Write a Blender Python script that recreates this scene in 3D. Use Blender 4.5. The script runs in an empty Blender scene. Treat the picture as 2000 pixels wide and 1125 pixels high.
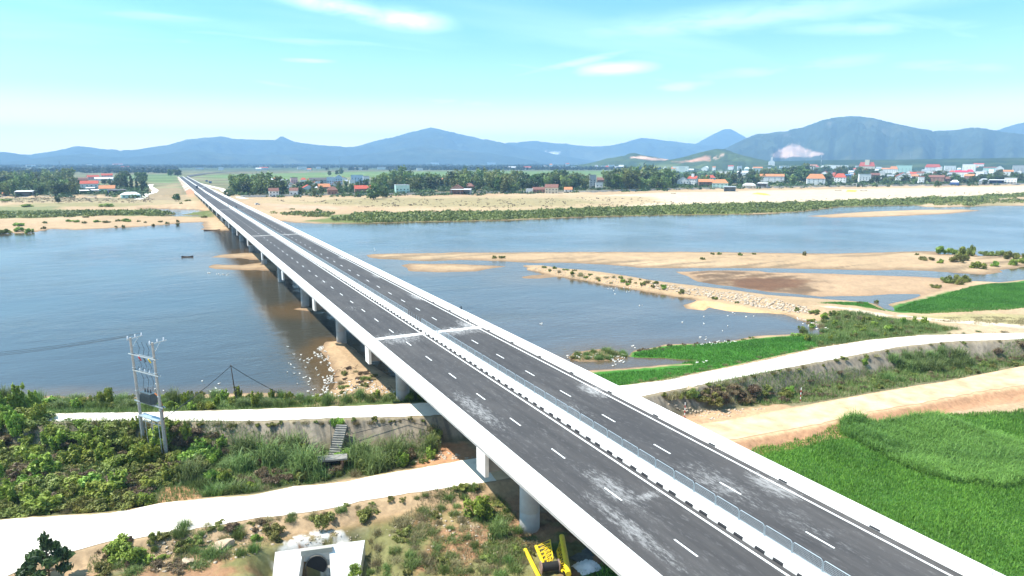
import bpy, bmesh, math, random
import numpy as np
from mathutils import Vector, Matrix
SC = bpy.context.scene
COL = SC.collection
R = math.radians
# ------------------------------------------------------------------ camera
CAMZ = 39.3                      # metres above the river
FPX, TH, YAW = 1333.0, 0.182855, 0.0
YAW = math.atan((1000 - 320.0) / (FPX / math.cos(TH)))
FW = np.array([math.sin(YAW)*math.cos(TH), math.cos(YAW)*math.cos(TH), -math.sin(TH)])
RT = np.array([math.cos(YAW), -math.sin(YAW), 0.0])
UP = np.cross(RT, FW)
cd = bpy.data.cameras.new('camera'); cam = bpy.data.objects.new('camera', cd); COL.objects.link(cam)
cd.sensor_width = 36.0; cd.lens = FPX/2000*36; cd.clip_start = 0.5; cd.clip_end = 80000
cam.matrix_world = Matrix(((RT[0], UP[0], -FW[0], 0), (RT[1], UP[1], -FW[1], 0), (RT[2], UP[2], -FW[2], CAMZ), (0, 0, 0, 1)))
SC.camera = cam
# ------------------------------------------------------------------ world, sun, exposure
SUNV = Vector((-0.52, 0.26, 1.0)).normalized()
w = bpy.data.worlds.new('World'); SC.world = w; w.use_nodes = True
nt = w.node_tree; nt.nodes.clear()
def WN(t, **k):
    n = nt.nodes.new(t)
    for a, v in k.items(): setattr(n, a, v)
    return n
def L(a, b): nt.links.new(a, b)
sky = WN('ShaderNodeTexSky', sky_type='NISHITA'); sky.sun_disc = False
sky.sun_elevation = math.asin(SUNV.z); sky.sun_rotation = math.atan2(SUNV.x, SUNV.y)
sky.altitude = 40; sky.air_density = 1.0; sky.dust_density = 1.2; sky.ozone_density = 1.0
tint = WN('ShaderNodeMix', data_type='RGBA', blend_type='MULTIPLY'); tint.inputs[0].default_value = 1
L(sky.outputs[0], tint.inputs[6]); tint.inputs[7].default_value = (0.62, 1.17, 1.34, 1)
# thin clouds: noise laid on a flat sheet high above the plain
tc = WN('ShaderNodeTexCoord'); sp = WN('ShaderNodeSeparateXYZ'); L(tc.outputs['Generated'], sp.inputs[0])
def M(op, a, b=None, cl=False):
    n = WN('ShaderNodeMath', operation=op); n.use_clamp = cl
    for i, v in enumerate((a, b)):
        if v is None: continue
        if isinstance(v, (int, float)): n.inputs[i].default_value = v
        else: L(v, n.inputs[i])
    return n.outputs[0]
zz = M('ADD', M('MAXIMUM', sp.outputs[2], 0.0), 0.09)
cx = M('DIVIDE', sp.outputs[0], zz); cy = M('DIVIDE', sp.outputs[1], zz)
cb = WN('ShaderNodeCombineXYZ'); L(cx, cb.inputs[0]); L(cy, cb.inputs[1])
mp = WN('ShaderNodeMapping'); L(cb.outputs[0], mp.inputs[0]); mp.inputs['Rotation'].default_value = (0, 0, R(-22)); mp.inputs['Scale'].default_value = (0.33, 1.0, 1)
mp.inputs['Location'].default_value = (1.35, 0.2, 0)
n1 = WN('ShaderNodeTexNoise'); L(mp.outputs[0], n1.inputs['Vector']); n1.inputs['Scale'].default_value = 0.55; n1.inputs['Detail'].default_value = 5; n1.inputs['Roughness'].default_value = 0.52; n1.inputs['Distortion'].default_value = 0.25
n2 = WN('ShaderNodeTexNoise'); L(mp.outputs[0], n2.inputs['Vector']); n2.inputs['Scale'].default_value = 1.5; n2.inputs['Detail'].default_value = 4; n2.inputs['Roughness'].default_value = 0.5
def MR(v, a, b, c, d):
    n = WN('ShaderNodeMapRange', interpolation_type='SMOOTHSTEP'); L(v, n.inputs[0])
    for i, q in enumerate((a, b, c, d)): n.inputs[i+1].default_value = q
    return n.outputs[0]
veil = MR(n1.outputs[0], 0.44, 0.75, 0.0, 0.38)
puff = MR(n2.outputs[0], 0.57, 0.76, 0.0, 0.75)
low = MR(sp.outputs[2], 0.0, 0.20, 0.60, 0.0); glow = MR(sp.outputs[2], 0.012, 0.10, 1.0, 0.0)          # whitish air low in the sky
# streaks of cirrus at their places in the sky
az = M('ARCTAN2', sp.outputs[0], sp.outputs[1]); el = M('ARCSINE', sp.outputs[2]); streak = None
mps = WN('ShaderNodeMapping'); ca_ = WN('ShaderNodeCombineXYZ'); L(az, ca_.inputs[0]); L(el, ca_.inputs[1]); L(ca_.outputs[0], mps.inputs[0]); mps.inputs['Scale'].default_value = (9, 40, 1); mps.inputs['Rotation'].default_value = (0, 0, 0.06)
n3 = WN('ShaderNodeTexNoise'); L(mps.outputs[0], n3.inputs['Vector']); n3.inputs['Scale'].default_value = 1.0; n3.inputs['Detail'].default_value = 6; n3.inputs['Roughness'].default_value = 0.6; n3.inputs['Distortion'].default_value = 0.5
for px, py, wx, wy, k, tl in ((690, 12, 110, 14, .9, .18), (810, 38, 60, 16, 1.0, .05), (1190, 133, 75, 13, 1.0, -.04), (1110, 125, 130, 8, .5, -.2), (850, 194, 140, 9, .75, .06), (570, 155, 90, 6, .5, .12), (620, 109, 50, 5, .6, 0), (1310, 165, 75, 13, .7, -.1), (1500, 120, 230, 16, .45, -.06), (1500, 182, 90, 7, .45, 0), (1830, 90, 110, 16, .5, .1), (1400, 30, 330, 22, .4, -.05), (385, 57, 26, 5, .35, 0), (980, 205, 120, 12, .5, .05), (1930, 245, 60, 10, .5, -.1), (1700, 25, 200, 12, .35, .08)):
    a0 = YAW+math.atan((px-1000)/FPX*1.0); e0 = TH*-1+math.atan((562.5-py)/math.hypot(FPX, px-1000)); da = M('SUBTRACT', az, a0); de = M('ADD', M('SUBTRACT', el, e0), M('MULTIPLY', da, tl))
    d2 = M('ADD', M('POWER', M('ABSOLUTE', M('DIVIDE', da, wx/FPX)), 2.0), M('POWER', M('ABSOLUTE', M('DIVIDE', de, wy/FPX)), 2.0)); g_ = M('MULTIPLY', M('EXPONENT', M('MULTIPLY', d2, -1.0)), k); streak = g_ if streak is None else M('MAXIMUM', streak, g_)
streak = M('MULTIPLY', streak, MR(n3.outputs[0], 0.22, 0.62, 0.15, 1.0))
cm = M('MAXIMUM', M('MAXIMUM', M('MAXIMUM', M('MULTIPLY', veil, 0.95), M('MULTIPLY', puff, 0.5)), low), streak, True)
cmix = WN('ShaderNodeMix', data_type='RGBA'); L(cm, cmix.inputs[0]); L(tint.outputs[2], cmix.inputs[6]); cmix.inputs[7].default_value = (9.5, 11.6, 11.8, 1)
gmix = WN('ShaderNodeMix', data_type='RGBA', blend_type='ADD'); L(glow, gmix.inputs[0]); L(cmix.outputs[2], gmix.inputs[6]); gmix.inputs[7].default_value = (11.5, 6.5, 4.0, 1)
bg = WN('ShaderNodeBackground'); L(gmix.outputs[2], bg.inputs[0]); bg.inputs[1].default_value = 0.10
wo = WN('ShaderNodeOutputWorld'); L(bg.outputs[0], wo.inputs[0])
sd = bpy.data.lights.new('sun', 'SUN'); sd.energy = 5.0; sd.angle = R(0.53); sd.color = (1.0, 0.955, 0.88)
sun = bpy.data.objects.new('sun', sd); COL.objects.link(sun); sun.rotation_euler = SUNV.to_track_quat('Z', 'Y').to_euler(); sun.location = (-60, 30, 120)
SC.view_settings.view_transform = 'Standard'; SC.view_settings.look = 'None'; SC.view_settings.exposure = 0.93; SC.view_settings.gamma = 1
SC.cycles.max_bounces = 6; SC.cycles.diffuse_bounces = 2; SC.cycles.glossy_bounces = 3; SC.cycles.transmission_bounces = 3; SC.cycles.transparent_max_bounces = 12; SC.cycles.volume_bounces = 0
SC.cycles.use_denoising = True; SC.cycles.caustics_reflective = False; SC.cycles.caustics_refractive = False; SC.cycles.sample_clamp_indirect = 4
# ------------------------------------------------------------------ helpers
rnd = random.Random(7); NR = np.random.default_rng(7)
def px_ray(x, y):
    return FW*FPX + RT*(x-1000) - UP*(y-562.5)
def P(x, y, z=0.0):
    d = px_ray(x, y); t = (z-CAMZ)/d[2]; return (d[0]*t, d[1]*t)
def PZ(x, y, z):
    a = P(x, y, z); return Vector((a[0], a[1], z))
def hsh(ix, iy, s):
    n = (ix.astype(np.int64)*374761393 + iy.astype(np.int64)*668265263 + s*1274126177) & 0xFFFFFFFF
    n = ((n ^ (n >> 13))*1274126177) & 0xFFFFFFFF
    return ((n ^ (n >> 16)) & 0xFFFF)/65535.0
def vnoise(x, y, s=0):
    ix = np.floor(x); iy = np.floor(y); fx = x-ix; fy = y-iy
    fx = fx*fx*(3-2*fx); fy = fy*fy*(3-2*fy)
    a = hsh(ix, iy, s); b = hsh(ix+1, iy, s); c = hsh(ix, iy+1, s); d = hsh(ix+1, iy+1, s)
    return (a*(1-fx)+b*fx)*(1-fy)+(c*(1-fx)+d*fx)*fy
def fbm(x, y, s=0, o=4, g=0.5):
    t = 0; a = 1; n = 0
    for i in range(o):
        t = t+a*vnoise(x*2**i, y*2**i, s+i*17); n += a; a *= g
    return t/n*2-1
def sstep(a, b, x):
    t = np.clip((x-a)/(b-a), 0, 1); return t*t*(3-2*t)
def sdist(x, y, poly, margin=60.0):
    """signed distance to a closed polygon, positive inside"""
    poly = np.array(poly, float); out = np.full(x.shape, -margin*1.0)
    lo = poly.min(0)-margin; hi = poly.max(0)+margin
    m = (x > lo[0]) & (x < hi[0]) & (y > lo[1]) & (y < hi[1])
    X = x[m]; Y = y[m]
    if X.size == 0: return out
    d2 = np.full(X.shape, 1e18); ins = np.zeros(X.shape, bool)
    n = len(poly)
    for i in range(n):
        ax, ay = poly[i]; bx, by = poly[(i+1) % n]; ex = bx-ax; ey = by-ay
        t = np.clip(((X-ax)*ex+(Y-ay)*ey)/max(ex*ex+ey*ey, 1e-9), 0, 1)
        d2 = np.minimum(d2, (X-ax-t*ex)**2+(Y-ay-t*ey)**2)
        if ay != by:
            c = ((ay > Y) != (by > Y)) & (X < (bx-ax)*(Y-ay)/(by-ay)+ax); ins ^= c
    d = np.sqrt(d2); out[m] = np.clip(np.where(ins, d, -d), -margin, 1e6); return out
def polyw(pts, z=0.0): return [P(a, b, z) for a, b in pts]
# ---- mesh builders
class MB:
    def __init__(s): s.v = []; s.f = []; s.mi = []; s.cur = 0
    def add(s, vs, fs):
        o = len(s.v); s.v += [tuple(q) for q in vs]
        for q in fs: s.f.append(tuple(o+i for i in q)); s.mi.append(s.cur)
        return s
    def box(s, c, d, rz=0.0, top=None):
        x, y, z = d[0]/2, d[1]/2, d[2]/2; tx, ty = (top if top else (1, 1))
        vs = [(-x, -y, -z), (x, -y, -z), (x, y, -z), (-x, y, -z), (-x*tx, -y*ty, z), (x*tx, -y*ty, z), (x*tx, y*ty, z), (-x*tx, y*ty, z)]
        k, q = math.cos(rz), math.sin(rz)
        vs = [(c[0]+a*k-b*q, c[1]+a*q+b*k, c[2]+e) for a, b, e in vs]
        return s.add(vs, [(3, 2, 1, 0), (4, 5, 6, 7), (0, 1, 5, 4), (1, 2, 6, 5), (2, 3, 7, 6), (3, 0, 4, 7)])
    def tube(s, pts, rad, n=8, cap=True):
        pts = [Vector(p) for p in pts]; rad = rad if isinstance(rad, (list, tuple)) else [rad]*len(pts)
        vs = []; fs = []; a = None
        for i, p in enumerate(pts):
            t = (pts[min(i+1, len(pts)-1)]-pts[max(i-1, 0)]).normalized()
            if a is None: a = t.orthogonal().normalized()
            a = (a-t*a.dot(t)).normalized(); b = t.cross(a)
            for k in range(n):
                u = 2*math.pi*k/n; vs.append(p+(a*math.cos(u)+b*math.sin(u))*rad[i])
        for i in range(len(pts)-1):
            for k in range(n): fs.append((i*n+k, i*n+(k+1) % n, (i+1)*n+(k+1) % n, (i+1)*n+k))
        if cap: fs.append(tuple(range(n-1, -1, -1))); fs.append(tuple((len(pts)-1)*n+k for k in range(n)))
        return s.add(vs, fs)
    def bar(s, a, b, w, h=None):
        a = Vector(a); b = Vector(b); h = h or w; t = (b-a).normalized()
        u = t.cross(Vector((0, 0, 1)));  u = u.normalized() if u.length > 1e-4 else Vector((1, 0, 0)); v = u.cross(t)
        q = [u*w/2+v*h/2, -u*w/2+v*h/2, -u*w/2-v*h/2, u*w/2-v*h/2]
        return s.add([a+k for k in q]+[b+k for k in q], [(0, 1, 2, 3), (7, 6, 5, 4), (0, 4, 5, 1), (1, 5, 6, 2), (2, 6, 7, 3), (3, 7, 4, 0)])
    def lathe(s, c, prof, n=16):
        vs = []; fs = []
        for r, z in prof:
            for k in range(n): u = 2*math.pi*k/n; vs.append((c[0]+r*math.cos(u), c[1]+r*math.sin(u), c[2]+z))
        for i in range(len(prof)-1):
            for k in range(n): fs.append((i*n+k, i*n+(k+1) % n, (i+1)*n+(k+1) % n, (i+1)*n+k))
        fs.append(tuple(range(n-1, -1, -1))); fs.append(tuple((len(prof)-1)*n+k for k in range(n)))
        return s.add(vs, fs)
    def extrude(s, prof, path):
        """closed (x,z) profile swept along (y, dz) stations"""
        n = len(prof); vs = []; fs = []
        for y, dz in path: vs += [(x, y, z+dz) for x, z in prof]
        for i in range(len(path)-1):
            for k in range(n): fs.append((i*n+k, (i+1)*n+k, (i+1)*n+(k+1) % n, i*n+(k+1) % n))
        fs.append(tuple(range(n))); fs.append(tuple((len(path)-1)*n+k for k in range(n-1, -1, -1)))
        return s.add(vs, fs)
    def mesh(s, name, mats, smooth=False):
        me = bpy.data.meshes.new(name); me.from_pydata(s.v, [], s.f)
        for m in (mats if isinstance(mats, (list, tuple)) else [mats]): me.materials.append(m)
        if len(set(s.mi)) > 1: me.polygons.foreach_set('material_index', s.mi)
        if smooth: me.polygons.foreach_set('use_smooth', [True]*len(s.f))
        me.update(); return me
    def build(s, name, mats, parent=None, smooth=False, **k): return link(name, s.mesh(name, mats, smooth), parent, **k)
def link(name, data, parent=None, loc=None, **props):
    o = bpy.data.objects.new(name, data); COL.objects.link(o)
    if parent is not None: o.parent = parent
    if loc is not None: o.location = loc
    for a, v in props.items():
        if v is not None: o[a] = v
    return o
def thing(name, label, cat, loc=(0, 0, 0), rz=0.0, group=None):
    o = bpy.data.objects.new(name, None); COL.objects.link(o); o.location = loc; o.rotation_euler = (0, 0, rz); o.empty_display_size = 0.2
    o['label'] = label; o['category'] = cat
    if group: o['group'] = group
    return o
def dup(o, loc=None, rz=None, sc=None, label=None, group=None, parent=None):
    c = o.copy(); COL.objects.link(c)
    if parent is not None: c.parent = parent
    if loc is not None: c.location = loc
    if rz is not None: c.rotation_euler = (0, 0, rz)
    if sc is not None: c.scale = sc if isinstance(sc, (tuple, list)) else (sc, sc, sc)
    if label: c['label'] = label
    if group: c['group'] = group
    for ch in KIDS.get(o.name, ()):
        dup(ch, parent=c)
    return c
KIDS = {}
def np_mesh(name, V, F, mat, smooth=False, tone=None, col=None):
    me = bpy.data.meshes.new(name); V = np.ascontiguousarray(V, np.float32); F = np.ascontiguousarray(F, np.int32); k = F.shape[1]
    me.vertices.add(len(V)); me.vertices.foreach_set('co', V.ravel())
    me.loops.add(F.size); me.loops.foreach_set('vertex_index', F.ravel())
    me.polygons.add(len(F)); me.polygons.foreach_set('loop_start', np.arange(0, F.size, k, dtype=np.int32))
    if smooth: me.polygons.foreach_set('use_smooth', np.ones(len(F), bool))
    me.update(calc_edges=True); me.materials.append(mat)
    if tone is not None:
        a = me.attributes.new('tone', 'FLOAT', 'POINT'); a.data.foreach_set('value', np.ascontiguousarray(tone, np.float32))
    if col is not None:
        a = me.attributes.new('Col', 'FLOAT_COLOR', 'POINT'); a.data.foreach_set('color', np.ascontiguousarray(np.c_[col, np.ones(len(col))], np.float32).ravel())
    return me
# ------------------------------------------------------------------ materials
class NT:
    def __init__(s, name):
        s.m = bpy.data.materials.new(name); s.m.use_nodes = True; s.t = s.m.node_tree; s.b = s.t.nodes['Principled BSDF']
        s.b.inputs['Specular IOR Level'].default_value = 0.3
    def n(s, t, **k):
        q = s.t.nodes.new(t)
        for a, v in k.items(): setattr(q, a, v)
        return q
    def l(s, a, b): s.t.links.new(a, b)
    def set(s, sock, v):
        if hasattr(v, 'is_linked') or hasattr(v, 'links'): s.l(v, sock)
        else: sock.default_value = v if isinstance(v, (int, float)) or len(v) != 3 else (*v, 1)
    def coord(s, kind='Object', scale=(1, 1, 1)):
        c = s.n('ShaderNodeTexCoord'); m = s.n('ShaderNodeMapping'); s.l(c.outputs[kind], m.inputs[0]); m.inputs['Scale'].default_value = scale; return m.outputs[0]
    def noise(s, vec, scale, detail=4, rough=0.55, dist=0.0):
        q = s.n('ShaderNodeTexNoise'); s.l(vec, q.inputs['Vector']); q.inputs['Scale'].default_value = scale; q.inputs['Detail'].default_value = detail; q.inputs['Roughness'].default_value = rough; q.inputs['Distortion'].default_value = dist; return q.outputs[0]
    def rng(s, v, a, b, c=0.0, d=1.0):
        q = s.n('ShaderNodeMapRange'); s.l(v, q.inputs[0])
        for i, e in enumerate((a, b, c, d)): q.inputs[i+1].default_value = e
        return q.outputs[0]
    def mix(s, f, a, b, mode='MIX'):
        q = s.n('ShaderNodeMix', data_type='RGBA', blend_type=mode); s.set(q.inputs[0], f); s.set(q.inputs[6], a); s.set(q.inputs[7], b); return q.outputs[2]
    def math(s, op, a, b=0.0, cl=False):
        q = s.n('ShaderNodeMath', operation=op); q.use_clamp = cl; s.set(q.inputs[0], a); s.set(q.inputs[1], b); return q.outputs[0]
    def bump(s, h, strength, dist=0.05):
        q = s.n('ShaderNodeBump'); s.l(h, q.inputs['Height']); q.inputs['Strength'].default_value = strength; q.inputs['Distance'].default_value = dist; s.l(q.outputs[0], s.b.inputs['Normal'])
    def attr(s, name): q = s.n('ShaderNodeAttribute'); q.attribute_name = name; return q
def simple(name, c, alt=None, scale=2.0, rough=0.7, metal=0.0, bump=0.0, spec=0.3, detail=5, lo=0.35, hi=0.65):
    s = NT(name); s.b.inputs['Roughness'].default_value = rough; s.b.inputs['Metallic'].default_value = metal; s.b.inputs['Specular IOR Level'].default_value = spec
    alt = alt or tuple(q*0.78 for q in c)
    h = s.noise(s.coord(), scale, detail, 0.6); s.l(s.mix(s.rng(h, lo, hi), c, alt), s.b.inputs['Base Color'])
    if bump: s.bump(h, bump)
    return s.m
def leafmat(name, dark, light, rough=0.55, hue=0.04, trans=0.25):
    s = NT(name); s.b.inputs['Roughness'].default_value = rough; s.b.inputs['Specular IOR Level'].default_value = 0.35
    a = s.attr('tone'); oi = s.n('ShaderNodeObjectInfo')
    c = s.mix(a.outputs['Fac'], dark, light)
    h = s.n('ShaderNodeHueSaturation'); s.l(c, h.inputs['Color']); s.l(s.rng(oi.outputs['Random'], 0, 1, 0.5-hue, 0.5+hue*0.6), h.inputs['Hue']); s.l(s.rng(oi.outputs['Random'], 0, 1, 0.75, 1.25), h.inputs['Value'])
    s.l(h.outputs[0], s.b.inputs['Base Color'])
    tr = s.n('ShaderNodeBsdfTranslucent'); s.l(h.outputs[0], tr.inputs[0]); mx = s.n('ShaderNodeMixShader'); mx.inputs[0].default_value = trans
    s.l(s.b.outputs[0], mx.inputs[1]); s.l(tr.outputs[0], mx.inputs[2]); s.l(mx.outputs[0], s.t.nodes['Material Output'].inputs['Surface']); return s.m
m_conc = simple('white_concrete', (0.74, 0.72, 0.68), (0.62, 0.60, 0.56), 0.8, 0.75, bump=0.04)
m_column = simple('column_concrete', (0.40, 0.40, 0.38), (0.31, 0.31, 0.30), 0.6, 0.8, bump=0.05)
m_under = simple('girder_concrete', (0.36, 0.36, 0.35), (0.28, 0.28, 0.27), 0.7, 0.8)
m_line = simple('road_paint', (0.78, 0.78, 0.76), (0.66, 0.66, 0.64), 3.0, 0.6)
m_slot = simple('drain_dark', (0.025, 0.025, 0.028), None, 3, 0.8)
m_dust = simple('dust_concrete', (0.70, 0.68, 0.64), (0.52, 0.50, 0.47), 1.6, 0.9)
m_galv = simple('galvanised_steel', (0.40, 0.46, 0.48), (0.32, 0.38, 0.41), 4, 0.4, 0.35, spec=0.5)
m_pole = simple('pole_concrete', (0.36, 0.35, 0.32), (0.28, 0.27, 0.25), 2, 0.85)
m_trafo = simple('transformer_paint', (0.06, 0.09, 0.10), (0.045, 0.065, 0.075), 3, 0.45, spec=0.5)
m_wire = simple('black_cable', (0.03, 0.03, 0.033), None, 3, 0.5)
m_porc = simple('grey_porcelain', (0.55, 0.60, 0.66), None, 3, 0.25, spec=0.5)
m_red = simple('red_paint', (0.55, 0.05, 0.04), None, 3, 0.5)
m_orange = simple('orange_conduit', (0.55, 0.20, 0.08), None, 3, 0.5)
m_yel = simple('yellow_machine_paint', (0.80, 0.56, 0.015), (0.62, 0.40, 0.02), 2.5, 0.45, spec=0.5, lo=0.5, hi=0.75)
m_black = simple('black_rubber', (0.02, 0.02, 0.02), None, 3, 0.6)
m_rust = simple('rusty_steel', (0.30, 0.22, 0.18), (0.18, 0.10, 0.07), 5, 0.7)
m_white = simple('white_paint', (0.80, 0.80, 0.79), (0.70, 0.70, 0.69), 1.0, 0.6)
m_glass = simple('window_glass', (0.03, 0.045, 0.06), None, 1, 0.1, spec=0.6)
m_wood = simple('dark_wood', (0.09, 0.06, 0.045), (0.05, 0.035, 0.028), 4, 0.8)
m_bark = simple('bark', (0.12, 0.085, 0.055), (0.07, 0.05, 0.035), 3, 0.9)
m_rock = simple('pale_rock', (0.50, 0.41, 0.31), (0.32, 0.25, 0.18), 1.4, 0.9, bump=0.3)
m_tarp = simple('white_sheet', (0.78, 0.79, 0.80), (0.62, 0.64, 0.66), 2, 0.5)
m_grey = simple('grey_board', (0.12, 0.13, 0.12), (0.08, 0.085, 0.08), 2, 0.8)
m_skin = simple('skin', (0.42, 0.26, 0.18), None, 3, 0.6)
m_cloth = simple('dark_clothing', (0.035, 0.05, 0.10), (0.02, 0.025, 0.05), 5, 0.8)
m_duck = simple('white_feathers', (0.82, 0.80, 0.74), (0.70, 0.67, 0.60), 6, 0.7)
m_beak = simple('orange_beak', (0.60, 0.28, 0.03), None, 3, 0.5)
# ------------------------------------------------------------------ ground plan (outlines of shores, roads and fields on the plain)
FAR = [(-60, 462), (0, 456), (60, 455), (100, 447), (150, 449), (250, 444), (340, 438), (356, 435), (395, 434), (400, 443), (393, 448), (410, 451), (450, 450), (470, 441), (520, 436), (548, 432), (575, 435), (640, 437), (720, 436), (800, 434), (900, 432), (1000, 430), (1140, 424), (1300, 420), (1420, 419), (1500, 418), (1560, 414), (1630, 405), (1700, 402), (1790, 401), (1805, 404), (1850, 405), (1930, 402), (2000, 402), (2120, 400), (2600, 395)]
far_w = polyw(FAR) + [(2600, 600), (12000, 4000), (12000, 20000), (-12000, 20000), (-12000, 3000), (-900, 500)]
POND = polyw([(262, 409), (300, 407.5), (340, 408), (385, 409.5), (402, 413), (378, 417), (350, 419.5), (392, 421), (380, 424), (330, 424), (300, 424), (345, 418), (290, 412)])
BAR = polyw([(713, 498), (735, 496), (800, 495), (900, 493), (1000, 493), (1200, 492), (1400, 492), (1500, 494), (1640, 495), (1720, 493), (1780, 491), (1835, 491), (1830, 497), (1880, 498), (1905, 492), (1910, 500), (1960, 499), (2010, 498), (2200, 492), (2200, 512), (2000, 520), (1985, 525), (1950, 527), (1960, 532), (1925, 536), (1875, 534), (1812, 529), (1750, 527), (1687, 528), (1625, 526), (1500, 524), (1330, 524), (1250, 523), (1200, 518), (1100, 513), (1050, 514), (1000, 511), (900, 508), (850, 510), (800, 509), (770, 507), (725, 504)])
ISLE = polyw([(785, 518), (800, 515), (870, 515), (920, 517), (988, 520), (960, 524), (930, 530), (870, 532), (800, 530)])
BAR2 = polyw([(1320, 531), (1400, 528.5), (1480, 529), (1500, 532), (1600, 534), (1700, 537), (1780, 540), (1840, 543), (1885, 548), (1890, 565), (1800, 580), (1795, 575), (1740, 574.5), (1680, 578), (1600, 579), (1560, 575), (1500, 570), (1450, 563), (1400, 556), (1365, 550), (1345, 540)])
FBAR = polyw([(1575, 422), (1640, 417), (1700, 413), (1800, 409.5), (1880, 409), (1918, 411), (1860, 417), (1780, 421), (1700, 424), (1620, 425)])
SPIT = [(1100, 541), (1150, 549), (1180, 556), (1230, 564), (1290, 574), (1320, 580), (1350, 582), (1362, 588), (1335, 596), (1340, 603), (1375, 606), (1385, 600), (1420, 608), (1470, 611), (1500, 611), (1532, 614), (1560, 626), (1598, 633), (1614, 642), (1608, 654)]
NEAR = [(-400, 800), (0, 776), (100, 772), (200, 776), (300, 775), (400, 769), (500, 766), (560, 768), (595, 783), (640, 772), (654, 748), (648, 725), (638, 702), (626, 684), (640, 668), (668, 664)]
near_w = polyw(NEAR) + [(34, 119), (42, 110), (50, 99)] + polyw([(1150, 724), (1230, 718), (1330, 710), (1364, 704), (1300, 700), (1226, 697), (1240, 685), (1300, 673), (1370, 671), (1430, 665), (1480, 656), (1550, 653), (1600, 656)] + SPIT[::-1] + [(1085, 536), (1060, 529), (1022, 521), (1022, 518), (1060, 518), (1100, 524), (1150, 528), (1200, 535), (1260, 545), (1300, 551), (1370, 559), (1430, 566), (1500, 576), (1550, 579), (1600, 583), (1640, 586), (1695, 590), (1712, 594), (1728, 604), (1752, 609), (1746, 600), (1734, 595), (1760, 588), (1790, 581), (1800, 577), (1830, 566), (1862, 560), (1880, 551), (1900, 549), (1950, 551), (2000, 546), (2300, 532)]) + [(420, 60), (420, -200), (-260, -200), (-260, 160)]
SPIT2 = polyw([(1018, 541), (1040, 537), (1080, 536), (1090, 540), (1050, 544), (1025, 544)])
MARSH = polyw([(1108, 699), (1122, 688), (1175, 681), (1216, 687), (1230, 697), (1185, 705), (1130, 707)])
LBAR1 = polyw([(407, 503), (430, 498), (480, 494), (520, 494), (560, 498), (600, 506), (590, 512), (520, 510), (470, 505), (430, 503)])
LBAR2 = polyw([(400, 520), (420, 516), (470, 518), (520, 512), (560, 514), (600, 522), (620, 530), (560, 532), (500, 527), (440, 527), (405, 524)])
PIER_ISLE = polyw([(572, 604), (590, 600), (620, 603), (632, 606), (600, 608)])
CREST_L = polyw([(-260, 838), (-60, 818), (60, 809), (82, 808), (300, 805), (500, 800), (700, 793), (830, 787)], 4.6) + [(45, 86.8), (63, 84.0), (69.2, 83.3), (80.8, 83.8), (93.3, 84.3), (108, 85.7), (122.2, 85.3), (134.8, 83.1), (145.4, 79.1), (155.8, 74.9), (200, 55)]
CREST_F = [(195, 51), (150.3, 72.1), (134.6, 77.8), (121.7, 79.6), (107.2, 79.5), (92.8, 79.4), (76.5, 79.2), (61.7, 78.9), (45, 82), (30.2, 85.6), (21.1, 89.5), (8.3, 94.4), (-14.8, 106), (-40, 118), (-90, 142)]
crest_w = CREST_L + CREST_F
ROAD_UP = polyw([(-300, 1062), (-60, 1020), (60, 1011), (120, 1007), (180, 1004), (232, 999), (275, 992), (310, 984), (400, 973), (500, 965.5), (575, 950), (630, 946), (675, 940), (762, 923), (812, 915), (850, 908), (938, 893)], 2.5)
ROAD_LO = polyw([(968, 938), (940, 943), (880, 951), (800, 963), (765, 969), (700, 979), (675, 987), (600, 999), (500, 1012), (425, 1026), (350, 1037), (300, 1045), (212, 1057), (155, 1071), (100, 1086), (52, 1105), (12, 1124), (-60, 1180), (-300, 1300)], 2.5)
road_w = ROAD_UP + ROAD_LO
DIRT_UP = [(32.0, 73.8), (50, 72.6)] + polyw([(1372, 828), (1440, 818), (1500, 806), (1600, 787), (1700, 769), (1800, 752), (1850, 745), (1920, 731), (2000, 715), (2300, 660)], 2.5)
DIRT_LO = polyw([(2300, 700), (2000, 752), (1920, 763), (1850, 776), (1780, 790), (1700, 803), (1620, 823), (1560, 835), (1500, 846), (1428, 858)], 2.5) + [(50, 66.0), (31.6, 67.8)]
dirt_w = DIRT_UP + DIRT_LO
wall_px = [(-200, 387), (0, 385.5), (150, 385), (300, 385), (380, 385), (470, 386), (600, 383.5), (700, 382), (850, 380.5), (1000, 377), (1150, 376.5), (1300, 371.5), (1420, 369.5), (1600, 366), (1750, 364), (1900, 362), (2000, 361), (2300, 356)]
WALL = polyw(wall_px, 2.0)
vill_w = [(a, b+3) for a, b in WALL] + [(12000, 2000), (12000, 20000), (-12000, 20000), (-12000, 1200)]
RED_BANK = polyw([(1372, 832), (1440, 868), (1520, 857), (1600, 838), (1700, 815), (1800, 806), (2000, 800), (2300, 760), (2300, 700), (2000, 752), (1500, 846), (1428, 858)], 1.5)
def deckz(y): return np.interp(y, [-50, 60, 330, 830, 1750, 3000], [12.05, 12.0, 11.1, 8.1, 5.4, 5.2])
BR_END = 808.0
def bank(x, y, poly, cap, slope, amp, s, under=1.6):
    d = sdist(x, y, poly, 80)
    r = np.hypot(x, y); d = d+fbm(x/7, y/7, s, 3)*amp+fbm(x/1.7, y/1.7, s+5, 2)*amp*0.3
    return np.where(d > 0, cap*(1-np.exp(-np.clip(d, 0, 500)*slope/cap)), np.maximum(d*slope*1.2, -under))
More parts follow.
